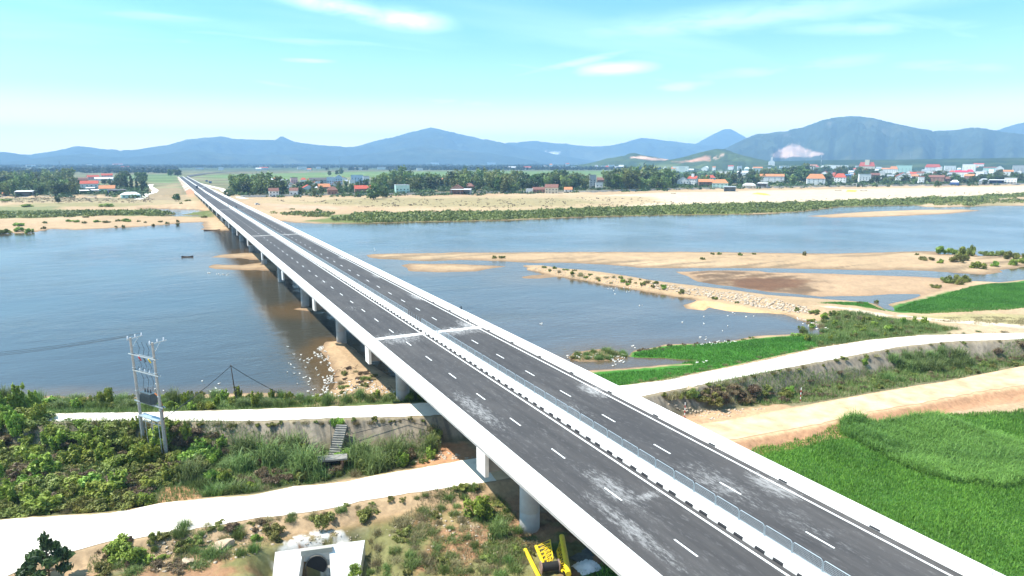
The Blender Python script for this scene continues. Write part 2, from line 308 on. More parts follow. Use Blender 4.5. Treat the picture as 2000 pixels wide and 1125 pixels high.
def ground(x, y):
    """height of the ground above the river"""
    z = np.full(x.shape, -1.6)
    z = np.maximum(z, bank(x, y, far_w, 1.5, 0.06, 2.5, 1))
    z = np.minimum(z, np.where(sdist(x, y, POND, 30) > -6, -bank(x, y, POND, 0.8, 0.12, 1.0, 2, 3.0), 9))
    for pl, cap, sl, am, s in ((BAR, 0.55, 0.05, 1.2, 3), (ISLE, 0.35, 0.06, 0.8, 4), (BAR2, 0.35, 0.05, 1.0, 5), (FBAR, 0.5, 0.06, 1.2, 6), (near_w, 1.5, 0.16, 0.6, 7), (SPIT2, 0.25, 0.05, .5, 8), (MARSH, 0.3, 0.12, 0.5, 9), (LBAR1, 0.22, 0.05, 1.6, 10), (LBAR2, 0.28, 0.05, 1.8, 11), (PIER_ISLE, 0.25, 0.08, 0.5, 12)):
        z = np.maximum(z, bank(x, y, pl, cap, sl, am, s))
    r = np.hypot(x, y)
    land = sstep(0.1, 0.8, z)
    # the stony spit is a low ridge
    ridge = polyw([(1040, 521), (1100, 531), (1150, 538), (1200, 545), (1260, 555), (1300, 561), (1350, 569), (1430, 582), (1500, 592), (1560, 600), (1620, 612), (1700, 625)], 1.0)
    rr = np.full(x.shape, 99.0)
    for (ax, ay), (bx, by) in zip(ridge[:-1], ridge[1:]):
        ex, ey = bx-ax, by-ay; t = np.clip(((x-ax)*ex+(y-ay)*ey)/(ex*ex+ey*ey), 0, 1); rr = np.minimum(rr, np.hypot(x-ax-t*ex, y-ay-t*ey))
    z = z+1.3*np.exp(-(rr/2.6)**2)*(0.75+0.5*fbm(x/3, y/3, 31, 3))*(r < 300)
    near = land*(r < 330)
    z = z+near*(fbm(x/6, y/6, 21, 4)*0.28+fbm(x/1.3, y/1.3, 22, 3)*0.12*(1-sstep(120, 200, r)))
    # rough lower ground on the near side of the road
    dn = sstep(66, 58, y)*(x < 36)
    z = z*(1-dn)+dn*(0.9+fbm(x/4, y/4, 23, 4)*0.5+fbm(x/1.1, y/1.1, 24, 4, 0.6)*0.30)
    z = z-3.9*np.exp(-((x-10.4)/5.4)**6-((y-60.6)/5.0)**8)
    dr = sstep(60, 50, y)*(x >= 36); z = z*(1-dr)+dr*(0.9+0.15*fbm(x/5, y/5, 25, 3))
    # dyke, roads
    dc = sdist(x, y, crest_w, 40)
    yc = np.interp(x, [p[0] for p in CREST_F[::-1]], [p[1] for p in CREST_F[::-1]])
    sl = np.where(y < yc+1.5, 1.05, 0.42)
    z = np.where(dc > -0.4, 4.55, np.maximum(z, 4.55+(dc+0.4)*sl+0.1*fbm(x, y, 27, 2)*(dc < -0.6)*(sl < 1)))
    for pl, s in ((road_w, 0.55), (dirt_w, 0.62)):
        d = sdist(x, y, pl, 30)
        z = np.where(d > -0.35, 2.42, np.maximum(z, 2.42+(d+0.35)*s+0.18*fbm(x/1.2, y/1.2, 28, 3)*sstep(-0.4, -1.5, d)))
    # far bank: dry flood plain up to the river wall, then the village plain
    fv = sdist(x, y, vill_w, 300)
    fz = 1.5+sstep(-260, -20, fv)*0.7+fbm(x/40, y/40, 33, 4)*0.35
    far = (y > 330) & (z > 0.2) & (sdist(x, y, far_w, 60) > 12)
    z = np.where(far, z+(fz-1.5)*sstep(12, 60, sdist(x, y, far_w, 90)), z)
    z = np.where(y > 300, np.where(fv > 0, np.maximum(z, 2.2+1.9*sstep(0.0, 2.5, fv)), z), z)
    # pit in front of the culvert mouth
    lx = .978*(x-10.6)-.2085*(y-64.3); ly = .2085*(x-10.6)+.978*(y-64.3); z = np.where((np.abs(lx+.2) < 1.75) & (ly < .42) & (ly > -6), np.minimum(z, -2.3), z)
    # approach embankment of the bridge
    e = (y > BR_END-6)*1.0
    dx = np.maximum(np.abs(x-36.4)-11.0, 0); ez = deckz(y)-0.4-dx*0.55-np.maximum(BR_END-y, 0)*1.4
    z = np.where((y > BR_END-8) & (y < 2400), np.maximum(z, np.minimum(ez, 12)), z)
    return z
# ------------------------------------------------------------------ ground sheet
phi = np.concatenate([np.linspace(1.05, 0.66, 30, endpoint=False), np.linspace(0.66, 0.125, 470, endpoint=False), np.linspace(0.125, 0.012, 190, endpoint=False), np.geomspace(0.012, 0.0026, 42)])
rad = CAMZ/np.tan(phi); NTH = 1500; ths = YAW+np.linspace(-R(57), R(57), NTH)
RR, TT = np.meshgrid(rad, ths, indexing='ij'); GX = RR*np.sin(TT); GY = RR*np.cos(TT)
GZ = ground(GX.ravel(), GY.ravel()).reshape(GX.shape)
lph = phi[::-1]; irow = np.arange(len(phi))[::-1]
def gz(x, y):
    x = np.atleast_1d(np.asarray(x, float)); y = np.atleast_1d(np.asarray(y, float))
    r = np.maximum(np.hypot(x, y), 1e-3); fi = np.interp(np.arctan(CAMZ/r), lph, irow); fj = (np.arctan2(x, y)-ths[0])/(ths[1]-ths[0])
    fi = np.clip(fi, 0, len(phi)-1.001); fj = np.clip(fj, 0, NTH-1.001); i = fi.astype(int); j = fj.astype(int); a = fi-i; b = fj-j
    return (GZ[i, j]*(1-a)+GZ[i+1, j]*a)*(1-b)+(GZ[i, j+1]*(1-a)+GZ[i+1, j+1]*a)*b
def at(px, py, dz=0.0):
    """the point of the ground seen at a place of the photograph"""
    d = px_ray(px, py); z = 1.0
    for _ in range(12):
        t = (z-CAMZ)/min(d[2], -1e-3); z = 0.5*z+0.5*max(float(gz(d[0]*t, d[1]*t)[0]), 0.0)
    t = (z-CAMZ)/min(d[2], -1e-3); x, y = d[0]*t, d[1]*t
    return Vector((x, y, max(float(gz(x, y)[0]), 0.0)+dz))
def pxm(p): return float(np.dot(np.array(p)-np.array((0, 0, CAMZ)), FW))/FPX      # metres covered by one pixel there
# ---- colours of the ground
def paint(x, y, z):
    r = np.hypot(x, y); n = x.size
    f1 = fbm(x/9, y/9, 51, 5); f2 = fbm(x/2.2, y/2.2, 52, 4); f3 = fbm(x/60, y/60, 53, 4); f4 = fbm(x/0.7, y/0.7, 54, 3)
    c = np.tile(np.array((0.37, 0.255, 0.148)), (n, 1))
    def lay(col, m):
        nonlocal c
        m = np.clip(m, 0, 1)[:, None]; c = c*(1-m)+np.array(col)*m
    def zone(px, zz, col, soft, amp, s, k=1.0, n2=None):
        pl = px if isinstance(px[0], np.ndarray) else polyw(px, zz)
        d = sdist(x, y, pl, max(30, soft*3)); sc = max(soft, 0.6)
        m = sstep(-soft, soft, d+fbm(x/(sc*2), y/(sc*2), s, 4)*amp)*k*(d > -max(30, soft*3)+0.1)
        if n2 is not None: m = m*n2
        lay(col, m)
    lay((0.45, 0.33, 0.20), sstep(-0.2, 0.5, f3)*0.7)
    # far flood plain
    far = (y > 300)
    zone([(1100, 392), (1150, 384), (1300, 377), (1600, 371), (2100, 362), (2100, 376), (1800, 387), (1700, 391), (1500, 398), (1250, 403)], 1.5, (0.52, 0.42, 0.29), 8, 9, 60, 0.9)
    zone([(-100, 440), (0, 428), (200, 422), (420, 425), (430, 412), (0, 412), (-100, 414)], 1, (0.10, 0.13, 0.035), 6, 9, 61, 0.95)
    zone([(-100, 412), (120, 412), (110, 405), (0, 405)], 1, (0.13, 0.16, 0.06), 8, 10, 62, 0.8)
    zone([(0, 404), (240, 404), (340, 398), (200, 396), (60, 398)], 1.5, (0.20, 0.19, 0.08), 9, 16, 63, 0.75)
    zone([(-100, 396), (330, 396), (420, 392), (420, 386), (-100, 387)], 2, (0.30, 0.24, 0.13), 9, 14, 64, 0.8)
    zone([(-100, 391), (300, 391), (300, 387), (-100, 388)], 2, (0.14, 0.13, 0.07), 6, 18, 65, 0.6)
    zone([(505, 398), (700, 404), (820, 406), (1000, 412), (1150, 405), (1300, 396), (1270, 384), (1000, 384), (700, 386), (500, 389)], 1.5, (0.36, 0.27, 0.15), 10, 18, 66, 0.85)
    zone([(560, 398), (700, 402), (1000, 404), (1200, 396), (1100, 388), (700, 388)], 1.5, (0.25, 0.21, 0.10), 8, 22, 67, 0.7)
    zone([(520, 399), (600, 401), (680, 404), (660, 409), (540, 408)], 1.5, (0.42, 0.29, 0.19), 8, 8, 68, 0.9)
    zone([(600, 431), (660, 420), (800, 416), (1000, 412), (1250, 404), (1420, 398), (1500, 397), (1700, 390), (1780, 388), (1900, 383), (2100, 372), (2100, 378), (1900, 392), (1780, 400), (1640, 403), (1560, 412), (1420, 417), (1150, 421), (900, 430), (700, 434)], 1, (0.12, 0.145, 0.04), 5, 8, 69, 0.97)
    zone([(1800, 396), (1900, 392), (2100, 385), (2100, 396), (1900, 400)], 1, (0.20, 0.19, 0.08), 6, 12, 70, 0.6)
    # plain behind the wall: fields and dark ground under trees
    fv = sdist(x, y, vill_w, 200); beh = sstep(2, 8, fv)*(y > 300)
    lay((0.10, 0.105, 0.05), beh*0.9); lay((0.26, 0.20, 0.12), beh*sstep(0.1, 0.45, f3)*0.7)
    zone([(240, 352), (330, 358), (345, 352), (348, 340), (240, 342)], 4, (0.085, 0.135, 0.04), 14, 10, 71, 0.9)
    zone([(400, 346), (520, 352), (700, 346), (1000, 349), (1130, 346), (1290, 342), (1560, 339), (1500, 333), (1000, 334), (700, 335.5), (400, 342)], 4, (0.11, 0.17, 0.05), 25, 20, 72, 0.95)
    zone([(278, 387), (292, 368), (345, 358), (352, 366), (372, 387)], 4, (0.27, 0.20, 0.115), 8, 8, 172, 0.9)
    zone([(393, 360), (425, 364), (445, 374), (485, 387), (400, 387)], 4, (0.33, 0.26, 0.16), 8, 8, 173, 0.9)
    lay((0.21, 0.26, 0.11), beh*(r > 1000)*(r < 4200)*sstep(0.15, 0.4, fbm(x/260, y/45, 73, 3))*0.5)
    lay((0.05, 0.075, 0.035), sstep(2300, 3600, r)*beh*0.9)
    # wet rims of the sand
    wet = sstep(0.30, 0.02, z+0.05*f2)*(z > -0.5)*(y > 80)
    lay((0.20, 0.13, 0.075), wet*0.85)
    lay((0.16, 0.10, 0.06), sstep(0.02, -0.25, z)*0.9)
    bb = sdist(x, y, np.array(BAR), 40); lay((0.19, 0.135, 0.08), (bb > 0)*sstep(0.05, 0.4, fbm(x/30, y/4, 75, 3))*sstep(0.52, 0.3, z)*0.85)
    b2 = sdist(x, y, np.array(BAR2), 40); lay((0.36, 0.235, 0.14), (b2 > 0)*0.6)
    zone([(1335, 532), (1480, 531), (1600, 545), (1590, 556), (1600, 572), (1560, 574), (1450, 562), (1370, 550)], 0.2, (0.125, 0.08, 0.048), 3, 7, 76, 0.92, sstep(-.55, .05, fbm(x/9, y/3, 176, 4)))
    zone([(1420, 546), (1500, 543), (1580, 548), (1570, 562), (1500, 567), (1440, 558)], 0.2, (0.13, 0.065, 0.035), 2.5, 4, 77, 0.85)
    zone([(740, 506), (880, 503), (1000, 496), (1100, 495), (1000, 493), (850, 503)], 0.2, (0.22, 0.165, 0.10), 2, 3, 78, 0.6)
    # shores of the near bank
    nb = sdist(x, y, near_w, 60); nr = (y < 330)
    spit = polyw([(1022, 516), (1700, 594), (1600, 640), (1500, 612), (1340, 604), (1290, 576), (1022, 522)])
    zone([(1345, 598), (1360, 586), (1440, 600), (1530, 612), (1500, 612), (1420, 608), (1385, 598), (1375, 606)], 0.3, (0.56, 0.35, 0.17), 1.5, 1.0, 79, 0.9)
    zone([(1600, 592), (1690, 586), (1730, 604), (1760, 610), (2100, 598), (2200, 560), (2200, 530), (2000, 545), (1860, 566), (1740, 594), (1700, 600), (1650, 596)], 0.9, (0.045, 0.14, 0.02), 1.2, 1.5, 80)
    zone([(1770, 613), (1900, 614), (2200, 618), (2200, 640), (1900, 636), (1800, 625)], 1.2, (0.30, 0.26, 0.12), 1.0, 1.4, 81, 0.85)
    zone([(1560, 630), (1640, 608), (1800, 628), (1880, 645), (1850, 655), (1700, 660), (1600, 676), (1560, 655)], 1.2, (0.10, 0.125, 0.045), 1.2, 1.6, 82, 0.9)
    zone([(1850, 636), (2200, 648), (2200, 655), (1860, 655)], 1.2, (0.40, 0.30, 0.19), 1, 1.4, 83, 0.8)
    zone([(1130, 770), (1146, 719), (1230, 712), (1335, 704), (1368, 703), (1228, 699), (1236, 678), (1300, 667), (1430, 658), (1560, 647), (1640, 660), (1560, 690), (1400, 718), (1300, 740), (1220, 752)], 1.2, (0.05, 0.17, 0.018), 0.6, 0.6, 84)
    zone([(1190, 752), (1300, 738), (1400, 716), (1500, 696), (1600, 673), (1700, 657), (1800, 649), (2100, 646), (2100, 652), (1700, 664), (1500, 703), (1300, 746), (1235, 756)], 3, (0.22, 0.22, 0.10), 0.5, 0.7, 85, 0.85)
    zone([(1228, 698), (1300, 700), (1366, 704), (1368, 699), (1290, 694)], 0.6, (0.12, 0.06, 0.03), 0.3, 0.2, 86, 0.9)
    # left: bank scrub, thicket ground, earth under the bridge
    zone([(-500, 815), (80, 806), (830, 786), (880, 770), (800, 760), (660, 779), (590, 776), (560, 758), (400, 760), (0, 763), (-500, 790)], 2, (0.07, 0.11, 0.03), 0.8, 0.8, 87, 0.95)
    zone([(-500, 830), (320, 826), (680, 836), (830, 850), (850, 900), (500, 960), (300, 985), (0, 1010), (-500, 1060)], 2, (0.075, 0.085, 0.035), 0.9, 1.2, 88, 0.95)
    zone([(800, 905), (850, 870), (860, 830), (900, 855), (960, 890), (1000, 900), (940, 893), (850, 908)], 2, (0.42, 0.22, 0.115), 0.8, 0.7, 89)
    zone([(300, 985), (320, 945), (380, 942), (390, 968)], 2, (0.44, 0.23, 0.12), 0.5, 0.5, 90, 0.9)
    zone([(-500, 1020), (120, 1004), (250, 996), (500, 962), (850, 905), (850, 909), (500, 968), (250, 1002), (100, 1010), (-500, 1070)], 2.4, (0.20, 0.19, 0.08), 0.5, 0.7, 91, 0.6)
    # rough ground near the camera
    nc = sstep(69, 66, y+(x-5)*0.08)*(x < 40)
    lay((0.28, 0.16, 0.088), nc); lay((0.28, 0.15, 0.075), nc*sstep(-0.15, 0.3, f1)*0.85); lay((0.15, 0.09, 0.055), nc*sstep(0.12, 0.4, f2)*0.6)
    lay((0.46, 0.36, 0.25), nc*sstep(0.3, 0.55, f2)*0.5)
    lay((0.11, 0.13, 0.045), nc*sstep(0.02, 0.30, f1*0.7+0.5*f2+0.08)*0.8); lay((0.24, 0.22, 0.09), nc*sstep(0.05, 0.4, fbm(x/3, y/3, 57, 4))*0.6)
    zone([(530, 1078), (560, 1050), (600, 1035), (680, 1035), (720, 1056), (540, 1080)], 1.5, (0.62, 0.59, 0.54), 0.35, 0.6, 92, 0.85, sstep(-0.3, 0.2, f4))
    # right: field, red earth, scrub strip
    dk = sstep(66, 62, y)*(x > 44)
    zone([(1150, 1130), (1440, 888), (1520, 874), (1640, 850), (1800, 822), (2100, 800), (2600, 900), (2600, 1300)], 0.9, (0.045, 0.12, 0.018), 0.5, 0.5, 93)
    zone([(1250, 772), (1330, 765), (1500, 740), (1700, 720), (2100, 672), (2300, 650), (2300, 660), (2000, 714), (1850, 744), (1500, 806), (1380, 826), (1300, 790)], 2, (0.16, 0.145, 0.075), 0.6, 0.9, 94, 0.95)
    zone([(1250, 775), (1310, 772), (1360, 800), (1500, 785), (1620, 790), (1500, 808), (1380, 830)], 2, (0.45, 0.28, 0.16), 0.6, 0.8, 95, 0.9)
    ddirt = sdist(x, y, dirt_w, 30)
    lay((0.40, 0.22, 0.12), sstep(-3.6, -2.8, ddirt+f2*0.5)*(ddirt < 0.3)*(y < 68.5-(x-66)*0.07)*(x > 48)); lay((0.50, 0.32, 0.18), sstep(-0.9, -0.3, ddirt+f4*0.25)*(x > 45)*(y < 80))
    # under the bridge: shaded bare earth, and the concrete lining of the dyke
    lay((0.30, 0.19, 0.115), (x > 30)*(x < 46)*(y > 78)*(y < 84)*0.0)
    zone([(1700, 622), (1664, 606), (1590, 596), (1660, 600), (1760, 616), (1820, 628), (2000, 643), (2200, 652), (2200, 648), (2000, 637), (1850, 624), (1760, 612)], 1.2, (0.58, 0.46, 0.33), 0.35, 0.3, 96, 0.95)
    dc = sdist(x, y, crest_w, 40); yc = np.interp(x, [p[0] for p in CREST_F[::-1]], [p[1] for p in CREST_F[::-1]])
    rev = (dc < -0.1)*sstep(-3.3, -3.0, dc)*(y < yc+1.5)
    st = fbm(x/0.35, y/3.0, 58, 3)
    lay((0.225, 0.185, 0.135), rev); lay((0.11, 0.10, 0.08), rev*sstep(-0.05, 0.35, st)*0.8); lay((0.30, 0.25, 0.19), rev*sstep(0.1, 0.4, fbm(x/1.5, y/4, 59, 3))*0.6); lay((0.13, 0.11, 0.06), rev*sstep(-2.0, -3.0, dc+f2*0.8)*0.8)
    lay((0.26, 0.21, 0.13), (dc > -0.5)*(dc < 0.1)*0.8)
    # embankment of the far approach
    em = (y > BR_END-6)*(y < 1800)*(z > 4.6)*(np.abs(x-36.4) > 10)*(np.abs(x-36.4) < 20)
    lay((0.38, 0.19, 0.11), em*0.9); lay((0.55, 0.52, 0.46), em*sstep(0.5, 0.7, np.mod(y/70+0.3, 1))*(x < 30)*(y > 880)*0.9)
    return c*(1+0.10*f2[:, None]+0.06*f4[:, None])
gc = paint(GX.ravel(), GY.ravel(), GZ.ravel())
s = NT('ground'); s.b.inputs['Roughness'].default_value = 0.9; s.b.inputs['Specular IOR Level'].default_value = 0.15
ca = s.attr('Col'); pc = s.coord('Object'); nA = s.noise(pc, 1.7, 6, 0.65); nB = s.noise(pc, 0.12, 5, 0.6)
cc = s.mix(1.0, ca.outputs['Color'], s.mix(s.rng(nA, 0.25, 0.75), (0.72, 0.72, 0.72), (1.28, 1.28, 1.28)), 'MULTIPLY')
cc = s.mix(1.0, cc, s.mix(s.rng(nB, 0.3, 0.7), (0.86, 0.87, 0.88), (1.12, 1.1, 1.08)), 'MULTIPLY'); s.l(cc, s.b.inputs['Base Color']); s.bump(nA, 0.5, 0.12); m_ground = s.m
ii = np.arange(len(phi)*NTH).reshape(len(phi), NTH)
F = np.stack([ii[:-1, :-1], ii[1:, :-1], ii[1:, 1:], ii[:-1, 1:]], -1).reshape(-1, 4)[:, ::-1]
link('ground', np_mesh('ground', np.stack([GX, GY, GZ], -1).reshape(-1, 3), F, m_ground, True, col=gc), kind='structure')
# ------------------------------------------------------------------ river
s = NT('river_water'); b = s.b; b.inputs['Roughness'].default_value = 0.10; b.inputs['IOR'].default_value = 1.333; b.inputs['Specular IOR Level'].default_value = 0.5
v = s.coord('Object'); big = s.noise(v, 0.012, 4, 0.55, 0.4); s.l(s.attr('Col').outputs['Color'], b.inputs['Base Color'])
v2 = s.coord('Object', (0.55, 1.0, 1.0)); w1 = s.noise(v2, 0.9, 4, 0.6, 0.3); w2 = s.noise(v2, 0.16, 3, 0.5, 0.5)
calm = s.rng(s.noise(v, 0.02, 3, 0.5), 0.38, 0.62, 0.35, 1.0)
s.bump(s.math('MULTIPLY', s.math('ADD', s.math('MULTIPLY', w1, 0.5), w2), calm), 0.55, 0.35); m_water = s.m
iw = np.arange(0, len(phi), 2); jw = np.arange(0, NTH, 3); WX_ = GX[np.ix_(iw, jw)]; WY_ = GY[np.ix_(iw, jw)]; WZ_ = GZ[np.ix_(iw, jw)]
okw = (WY_ > 76) & (WY_ < 900)
dep = sstep(-1.45, -0.05, WZ_+0.25*fbm(WX_/6, WY_/6, 91, 3)); silt = 0.5*sstep(0.1, 0.5, fbm(WX_/70, WY_/22, 92, 3))+0.5*np.exp(-((WX_-24)/16)**2)*(WY_ < 300)
wc = np.array((0.047, 0.050, 0.047))+(np.array((0.052, 0.046, 0.026))-np.array((0.047, 0.050, 0.047)))*np.clip(silt, 0, 1)[..., None]; wc = wc+np.array((0.050, 0.040, 0.034))*(sstep(45, 75, WX_)*sstep(260, 120, WY_)*(0.75+.5*fbm(WX_/30, WY_/12, 94, 3)))[..., None]; wc = wc*(1-dep[..., None]*.85)+np.array((0.105, 0.068, 0.032))*dep[..., None]*.85
ii = np.arange(WX_.size).reshape(WX_.shape); fk = okw[:-1, :-1] & okw[1:, 1:] & ((WZ_[:-1, :-1] < .6) | (WZ_[1:, 1:] < .6) | (WZ_[1:, :-1] < .6) | (WZ_[:-1, 1:] < .6))
F = np.stack([ii[:-1, :-1], ii[1:, :-1], ii[1:, 1:], ii[:-1, 1:]], -1)[fk][:, ::-1]; us, F = np.unique(F, return_inverse=True); F = F.reshape(-1, 4)
link('water', np_mesh('water', np.c_[WX_.ravel()[us], WY_.ravel()[us], np.zeros(len(us))], F, m_water, True, col=wc.reshape(-1, 3)[us]), kind='structure')
# ------------------------------------------------------------------ roads
def sheet(name, poly, z, mat, jit=0.12, **k):
    pts = []
    for i in range(len(poly)):
        a = Vector((*poly[i], z)); c = Vector((*poly[(i+1) % len(poly)], z)); n = max(1, int((c-a).length/0.8)) if a.length < 260 else 1
        for q in range(n): pts.append(a.lerp(c, q/n))
    pts = [p+Vector((fbm(np.array([p.x*1.1]), np.array([p.y*1.1]), 5, 3)[0]*jit*2, fbm(np.array([p.x*1.1+40]), np.array([p.y*1.1]), 6, 3)[0]*jit*2, 0)) for p in pts]
    bm = bmesh.new(); f = bm.faces.new([bm.verts.new(p) for p in pts]); bmesh.ops.triangulate(bm, faces=[f])
    if bm.faces[:][0].normal.z < 0: bmesh.ops.reverse_faces(bm, faces=bm.faces[:])
    me = bpy.data.meshes.new(name); bm.to_mesh(me); bm.free(); me.materials.append(mat); return link(name, me, **k)
m_crete = simple('pale_road_concrete', (0.72, 0.66, 0.56), (0.44, 0.36, 0.26), 0.32, 0.9, lo=0.50, hi=0.78)
m_sandrd = simple('sandy_road', (0.62, 0.45, 0.27), (0.42, 0.28, 0.16), 0.35, 0.95, bump=0.1)
sheet('road', road_w, 2.47, m_crete, 0.14, kind='structure')
sheet('dirt_road', dirt_w, 2.465, m_sandrd, 0.2, kind='structure')
sheet('dyke_road', crest_w, 4.60, m_crete, 0.16, kind='structure')
# ------------------------------------------------------------------ mountains
s = NT('forest_slope'); s.b.inputs['Roughness'].default_value = 1; s.b.inputs['Specular IOR Level'].default_value = 0.0
ca = s.attr('Col'); q = s.coord('Object'); s.l(s.mix(1.0, ca.outputs['Color'], s.mix(s.rng(s.noise(q, 0.006, 8, 0.65), 0.3, 0.7), (0.55, 0.6, 0.6), (1.5, 1.4, 1.35)), 'MULTIPLY'), s.b.inputs['Base Color']); m_hill = s.m
def mountain(name, sil, D, depth, base_px, seed, col=(0.038, 0.052, 0.036), rough=0.55, patches=(), spur=1.0):
    xs = np.linspace(sil[0][0], sil[-1][0], int(min(420, (sil[-1][0]-sil[0][0])/2.2))); ys = np.interp(xs, [p[0] for p in sil], [p[1] for p in sil])
    nT = 70; t = np.concatenate([np.linspace(0, 1, nT), np.linspace(1, 2, 16)[1:]])
    d = FW[None]*FPX+RT[None]*(xs[:, None]-1000)-UP[None]*(ys[:, None]-562.5); hyp = np.hypot(d[:, 0], d[:, 1]); el = d[:, 2]/hyp; dx = d[:, 0]/hyp; dy = d[:, 1]/hyp
    hz = CAMZ+el*D; hz = hz+(fbm(xs/22, xs*0, seed, 5, 0.6)*9.0+fbm(xs/7, xs*0+5, seed+3, 3)*3.0)*D/9000*sstep(318, 300, ys)
    T = t[:, None]; rr = D+(T-1)*depth*(0.9+0.35*fbm(xs/60, xs*0+3, seed+1, 3))[None]
    X = dx[None]*rr; Y = dy[None]*rr
    pr = np.where(T <= 1, np.sin(np.clip(T, 0, 1)*math.pi/2)**1.25, np.cos((np.clip(T, 1, 2)-1)*math.pi/2))
    sc = D/9000.0*700
    WX = X*0.8+Y*0.6+260*fbm(X/sc/1.6, Y/sc/1.6, seed+6, 3); WY = -X*0.35+Y*0.5+260*fbm(X/sc/1.6, Y/sc/1.6, seed+7, 3); rd = 1-np.abs(fbm(WX/sc*1.7+seed, WY/sc*1.3, seed+2, 6, 0.6))*2.4                  # ridged spurs and gullies
    ker = np.hanning(61); ker /= ker.sum(); hs = np.convolve(np.pad(hz, 30, 'edge'), ker, 'valid'); wt = sstep(0.80, 1.0, np.where(T <= 1, T, 2-T)); HZ = hz[None]*wt+np.minimum(hs, hz*1.25)[None]*(1-wt)
    Z = HZ*pr*(1+rough*spur*(rd-0.45)*np.sin(np.clip(pr, 0, 1)*math.pi)**0.8)
    Z = np.minimum(Z, (CAMZ+el[None]*rr)*1.0+0*T) if False else Z
    Z = np.where(T < 0.02, -2, Z)
    n = fbm(X/sc*2, Y/sc*2, seed+9, 4); C = np.array(col)[None, None]*(1+0.35*n[..., None])
    C = C+np.clip(fbm(X/sc*1.1, Y/sc*1.1, seed+11, 4)-0.15, 0, 1)[..., None]*np.array((0.10, 0.085, 0.03))
    for poly, pc, k in patches:
        den = X*FW[0]+Y*FW[1]+(Z-CAMZ)*FW[2]; U = 1000+FPX*(X*RT[0]+Y*RT[1])/den; V = 562.5-FPX*(X*UP[0]+Y*UP[1]+(Z-CAMZ)*UP[2])/den
        m = sstep(-2, 1.5, sdist(U.ravel(), V.ravel(), poly, 20).reshape(U.shape)+fbm(X/sc*5, Y/sc*5, seed+13, 4)*3.0)*k*(T <= 1.0)
        C = C*(1-m[..., None])+np.array(pc)*m[..., None]
    nx = len(xs); ii = np.arange(len(t)*nx).reshape(len(t), nx); F = np.stack([ii[:-1, :-1], ii[:-1, 1:], ii[1:, 1:], ii[1:, :-1]], -1).reshape(-1, 4)
    return link(name, np_mesh(name, np.stack([X, Y, Z], -1).reshape(-1, 3), F, m_hill, True, col=np.clip(C, 0.01, 1).reshape(-1, 3)), kind='structure')
mountain('mountain', [(-320, 322), (-200, 300), (-120, 306), (-60, 300), (0, 297), (30, 299), (45, 303), (60, 306), (85, 298), (115, 294), (140, 287), (165, 286), (190, 289), (215, 294), (235, 301), (255, 296), (280, 292), (297, 288), (312, 292), (335, 281), (362, 273), (390, 270), (415, 268), (432, 266), (450, 270), (468, 277), (490, 276), (520, 281), (537, 274), (550, 266), (565, 273), (580, 279), (605, 289), (635, 289), (652, 285), (668, 287), (684, 291), (705, 288), (730, 279), (758, 270), (785, 268), (806, 261), (822, 253), (841, 249), (858, 253), (880, 259), (905, 263), (930, 269), (955, 277), (985, 282), (1010, 288), (1040, 290), (1075, 303), (1120, 308), (1170, 316), (1220, 322)], 11600, 2800, 320, 101)
mountain('mountain', [(930, 322), (965, 300), (990, 279), (1010, 278), (1048, 275), (1068, 281), (1085, 282), (1105, 280), (1125, 287), (1148, 286), (1170, 290), (1188, 289), (1205, 284), (1230, 276), (1252, 269), (1275, 271), (1300, 275), (1330, 280), (1365, 283), (1400, 287), (1440, 300), (1480, 318)], 12400, 2200, 320, 131, patches=[([(1064, 300), (1080, 298), (1094, 296), (1096, 299), (1080, 303), (1066, 304)], (0.85, 0.8, 0.75), 1.0)])
mountain('mountain', [(1320, 316), (1350, 285), (1375, 272), (1398, 259), (1412, 252), (1428, 252), (1440, 259), (1462, 272), (1490, 290), (1530, 316)], 13600, 1600, 320, 151)
mountain('mountain', [(1850, 316), (1900, 285), (1945, 255), (1975, 246), (2000, 241), (2040, 236), (2100, 248), (2200, 280), (2300, 316)], 11500, 1600, 316, 161)
QR = [(1503, 304), (1520, 294), (1536, 287), (1548, 283), (1560, 285), (1572, 291), (1590, 297), (1608, 301), (1575, 306), (1520, 308)]
mountain('mountain', [(1370, 318), (1410, 292), (1440, 279), (1462, 268), (1482, 261), (1500, 263), (1530, 259), (1556, 255), (1580, 252), (1598, 241), (1612, 236), (1632, 232), (1655, 233), (1680, 233), (1705, 236), (1735, 241), (1760, 250), (1790, 257), (1815, 260), (1830, 258), (1855, 257), (1880, 254), (1908, 251), (1930, 257), (1960, 262), (1990, 265), (2050, 268), (2150, 285), (2250, 312)], 8200, 2500, 312, 171, rough=0.55, patches=[(QR, (0.46, 0.33, 0.27), 0.9), ([(1610, 240), (1622, 236), (1626, 238), (1614, 243)], (0.3, 0.26, 0.2), 0.5), ([(1720, 252), (1735, 251), (1738, 255), (1722, 256)], (0.25, 0.21, 0.17), 0.5), ([(1525, 263), (1545, 262), (1545, 266), (1530, 266)], (0.25, 0.21, 0.17), 0.5)])
mountain('mountain', [(-300, 320), (-160, 308), (-60, 312), (10, 318), (60, 311), (120, 304), (165, 298), (205, 305), (250, 311), (300, 303), (345, 297), (385, 293), (430, 299), (480, 305), (520, 300), (560, 304), (610, 300), (660, 307), (710, 303), (760, 295), (800, 289), (838, 284), (870, 291), (910, 299), (950, 297), (1000, 306), (1060, 318)], 9300, 1300, 320, 221, rough=0.6)
mountain('hill', [(1110, 326), (1160, 318), (1185, 309), (1215, 306), (1228, 300), (1240, 299), (1258, 303), (1280, 308), (1310, 312), (1350, 318), (1390, 324)], 4300, 600, 320, 181, (0.05, 0.075, 0.03), patches=[([(1232, 307), (1250, 305), (1285, 309), (1305, 311), (1300, 314), (1260, 311)], (0.5, 0.33, 0.24), 0.9)])
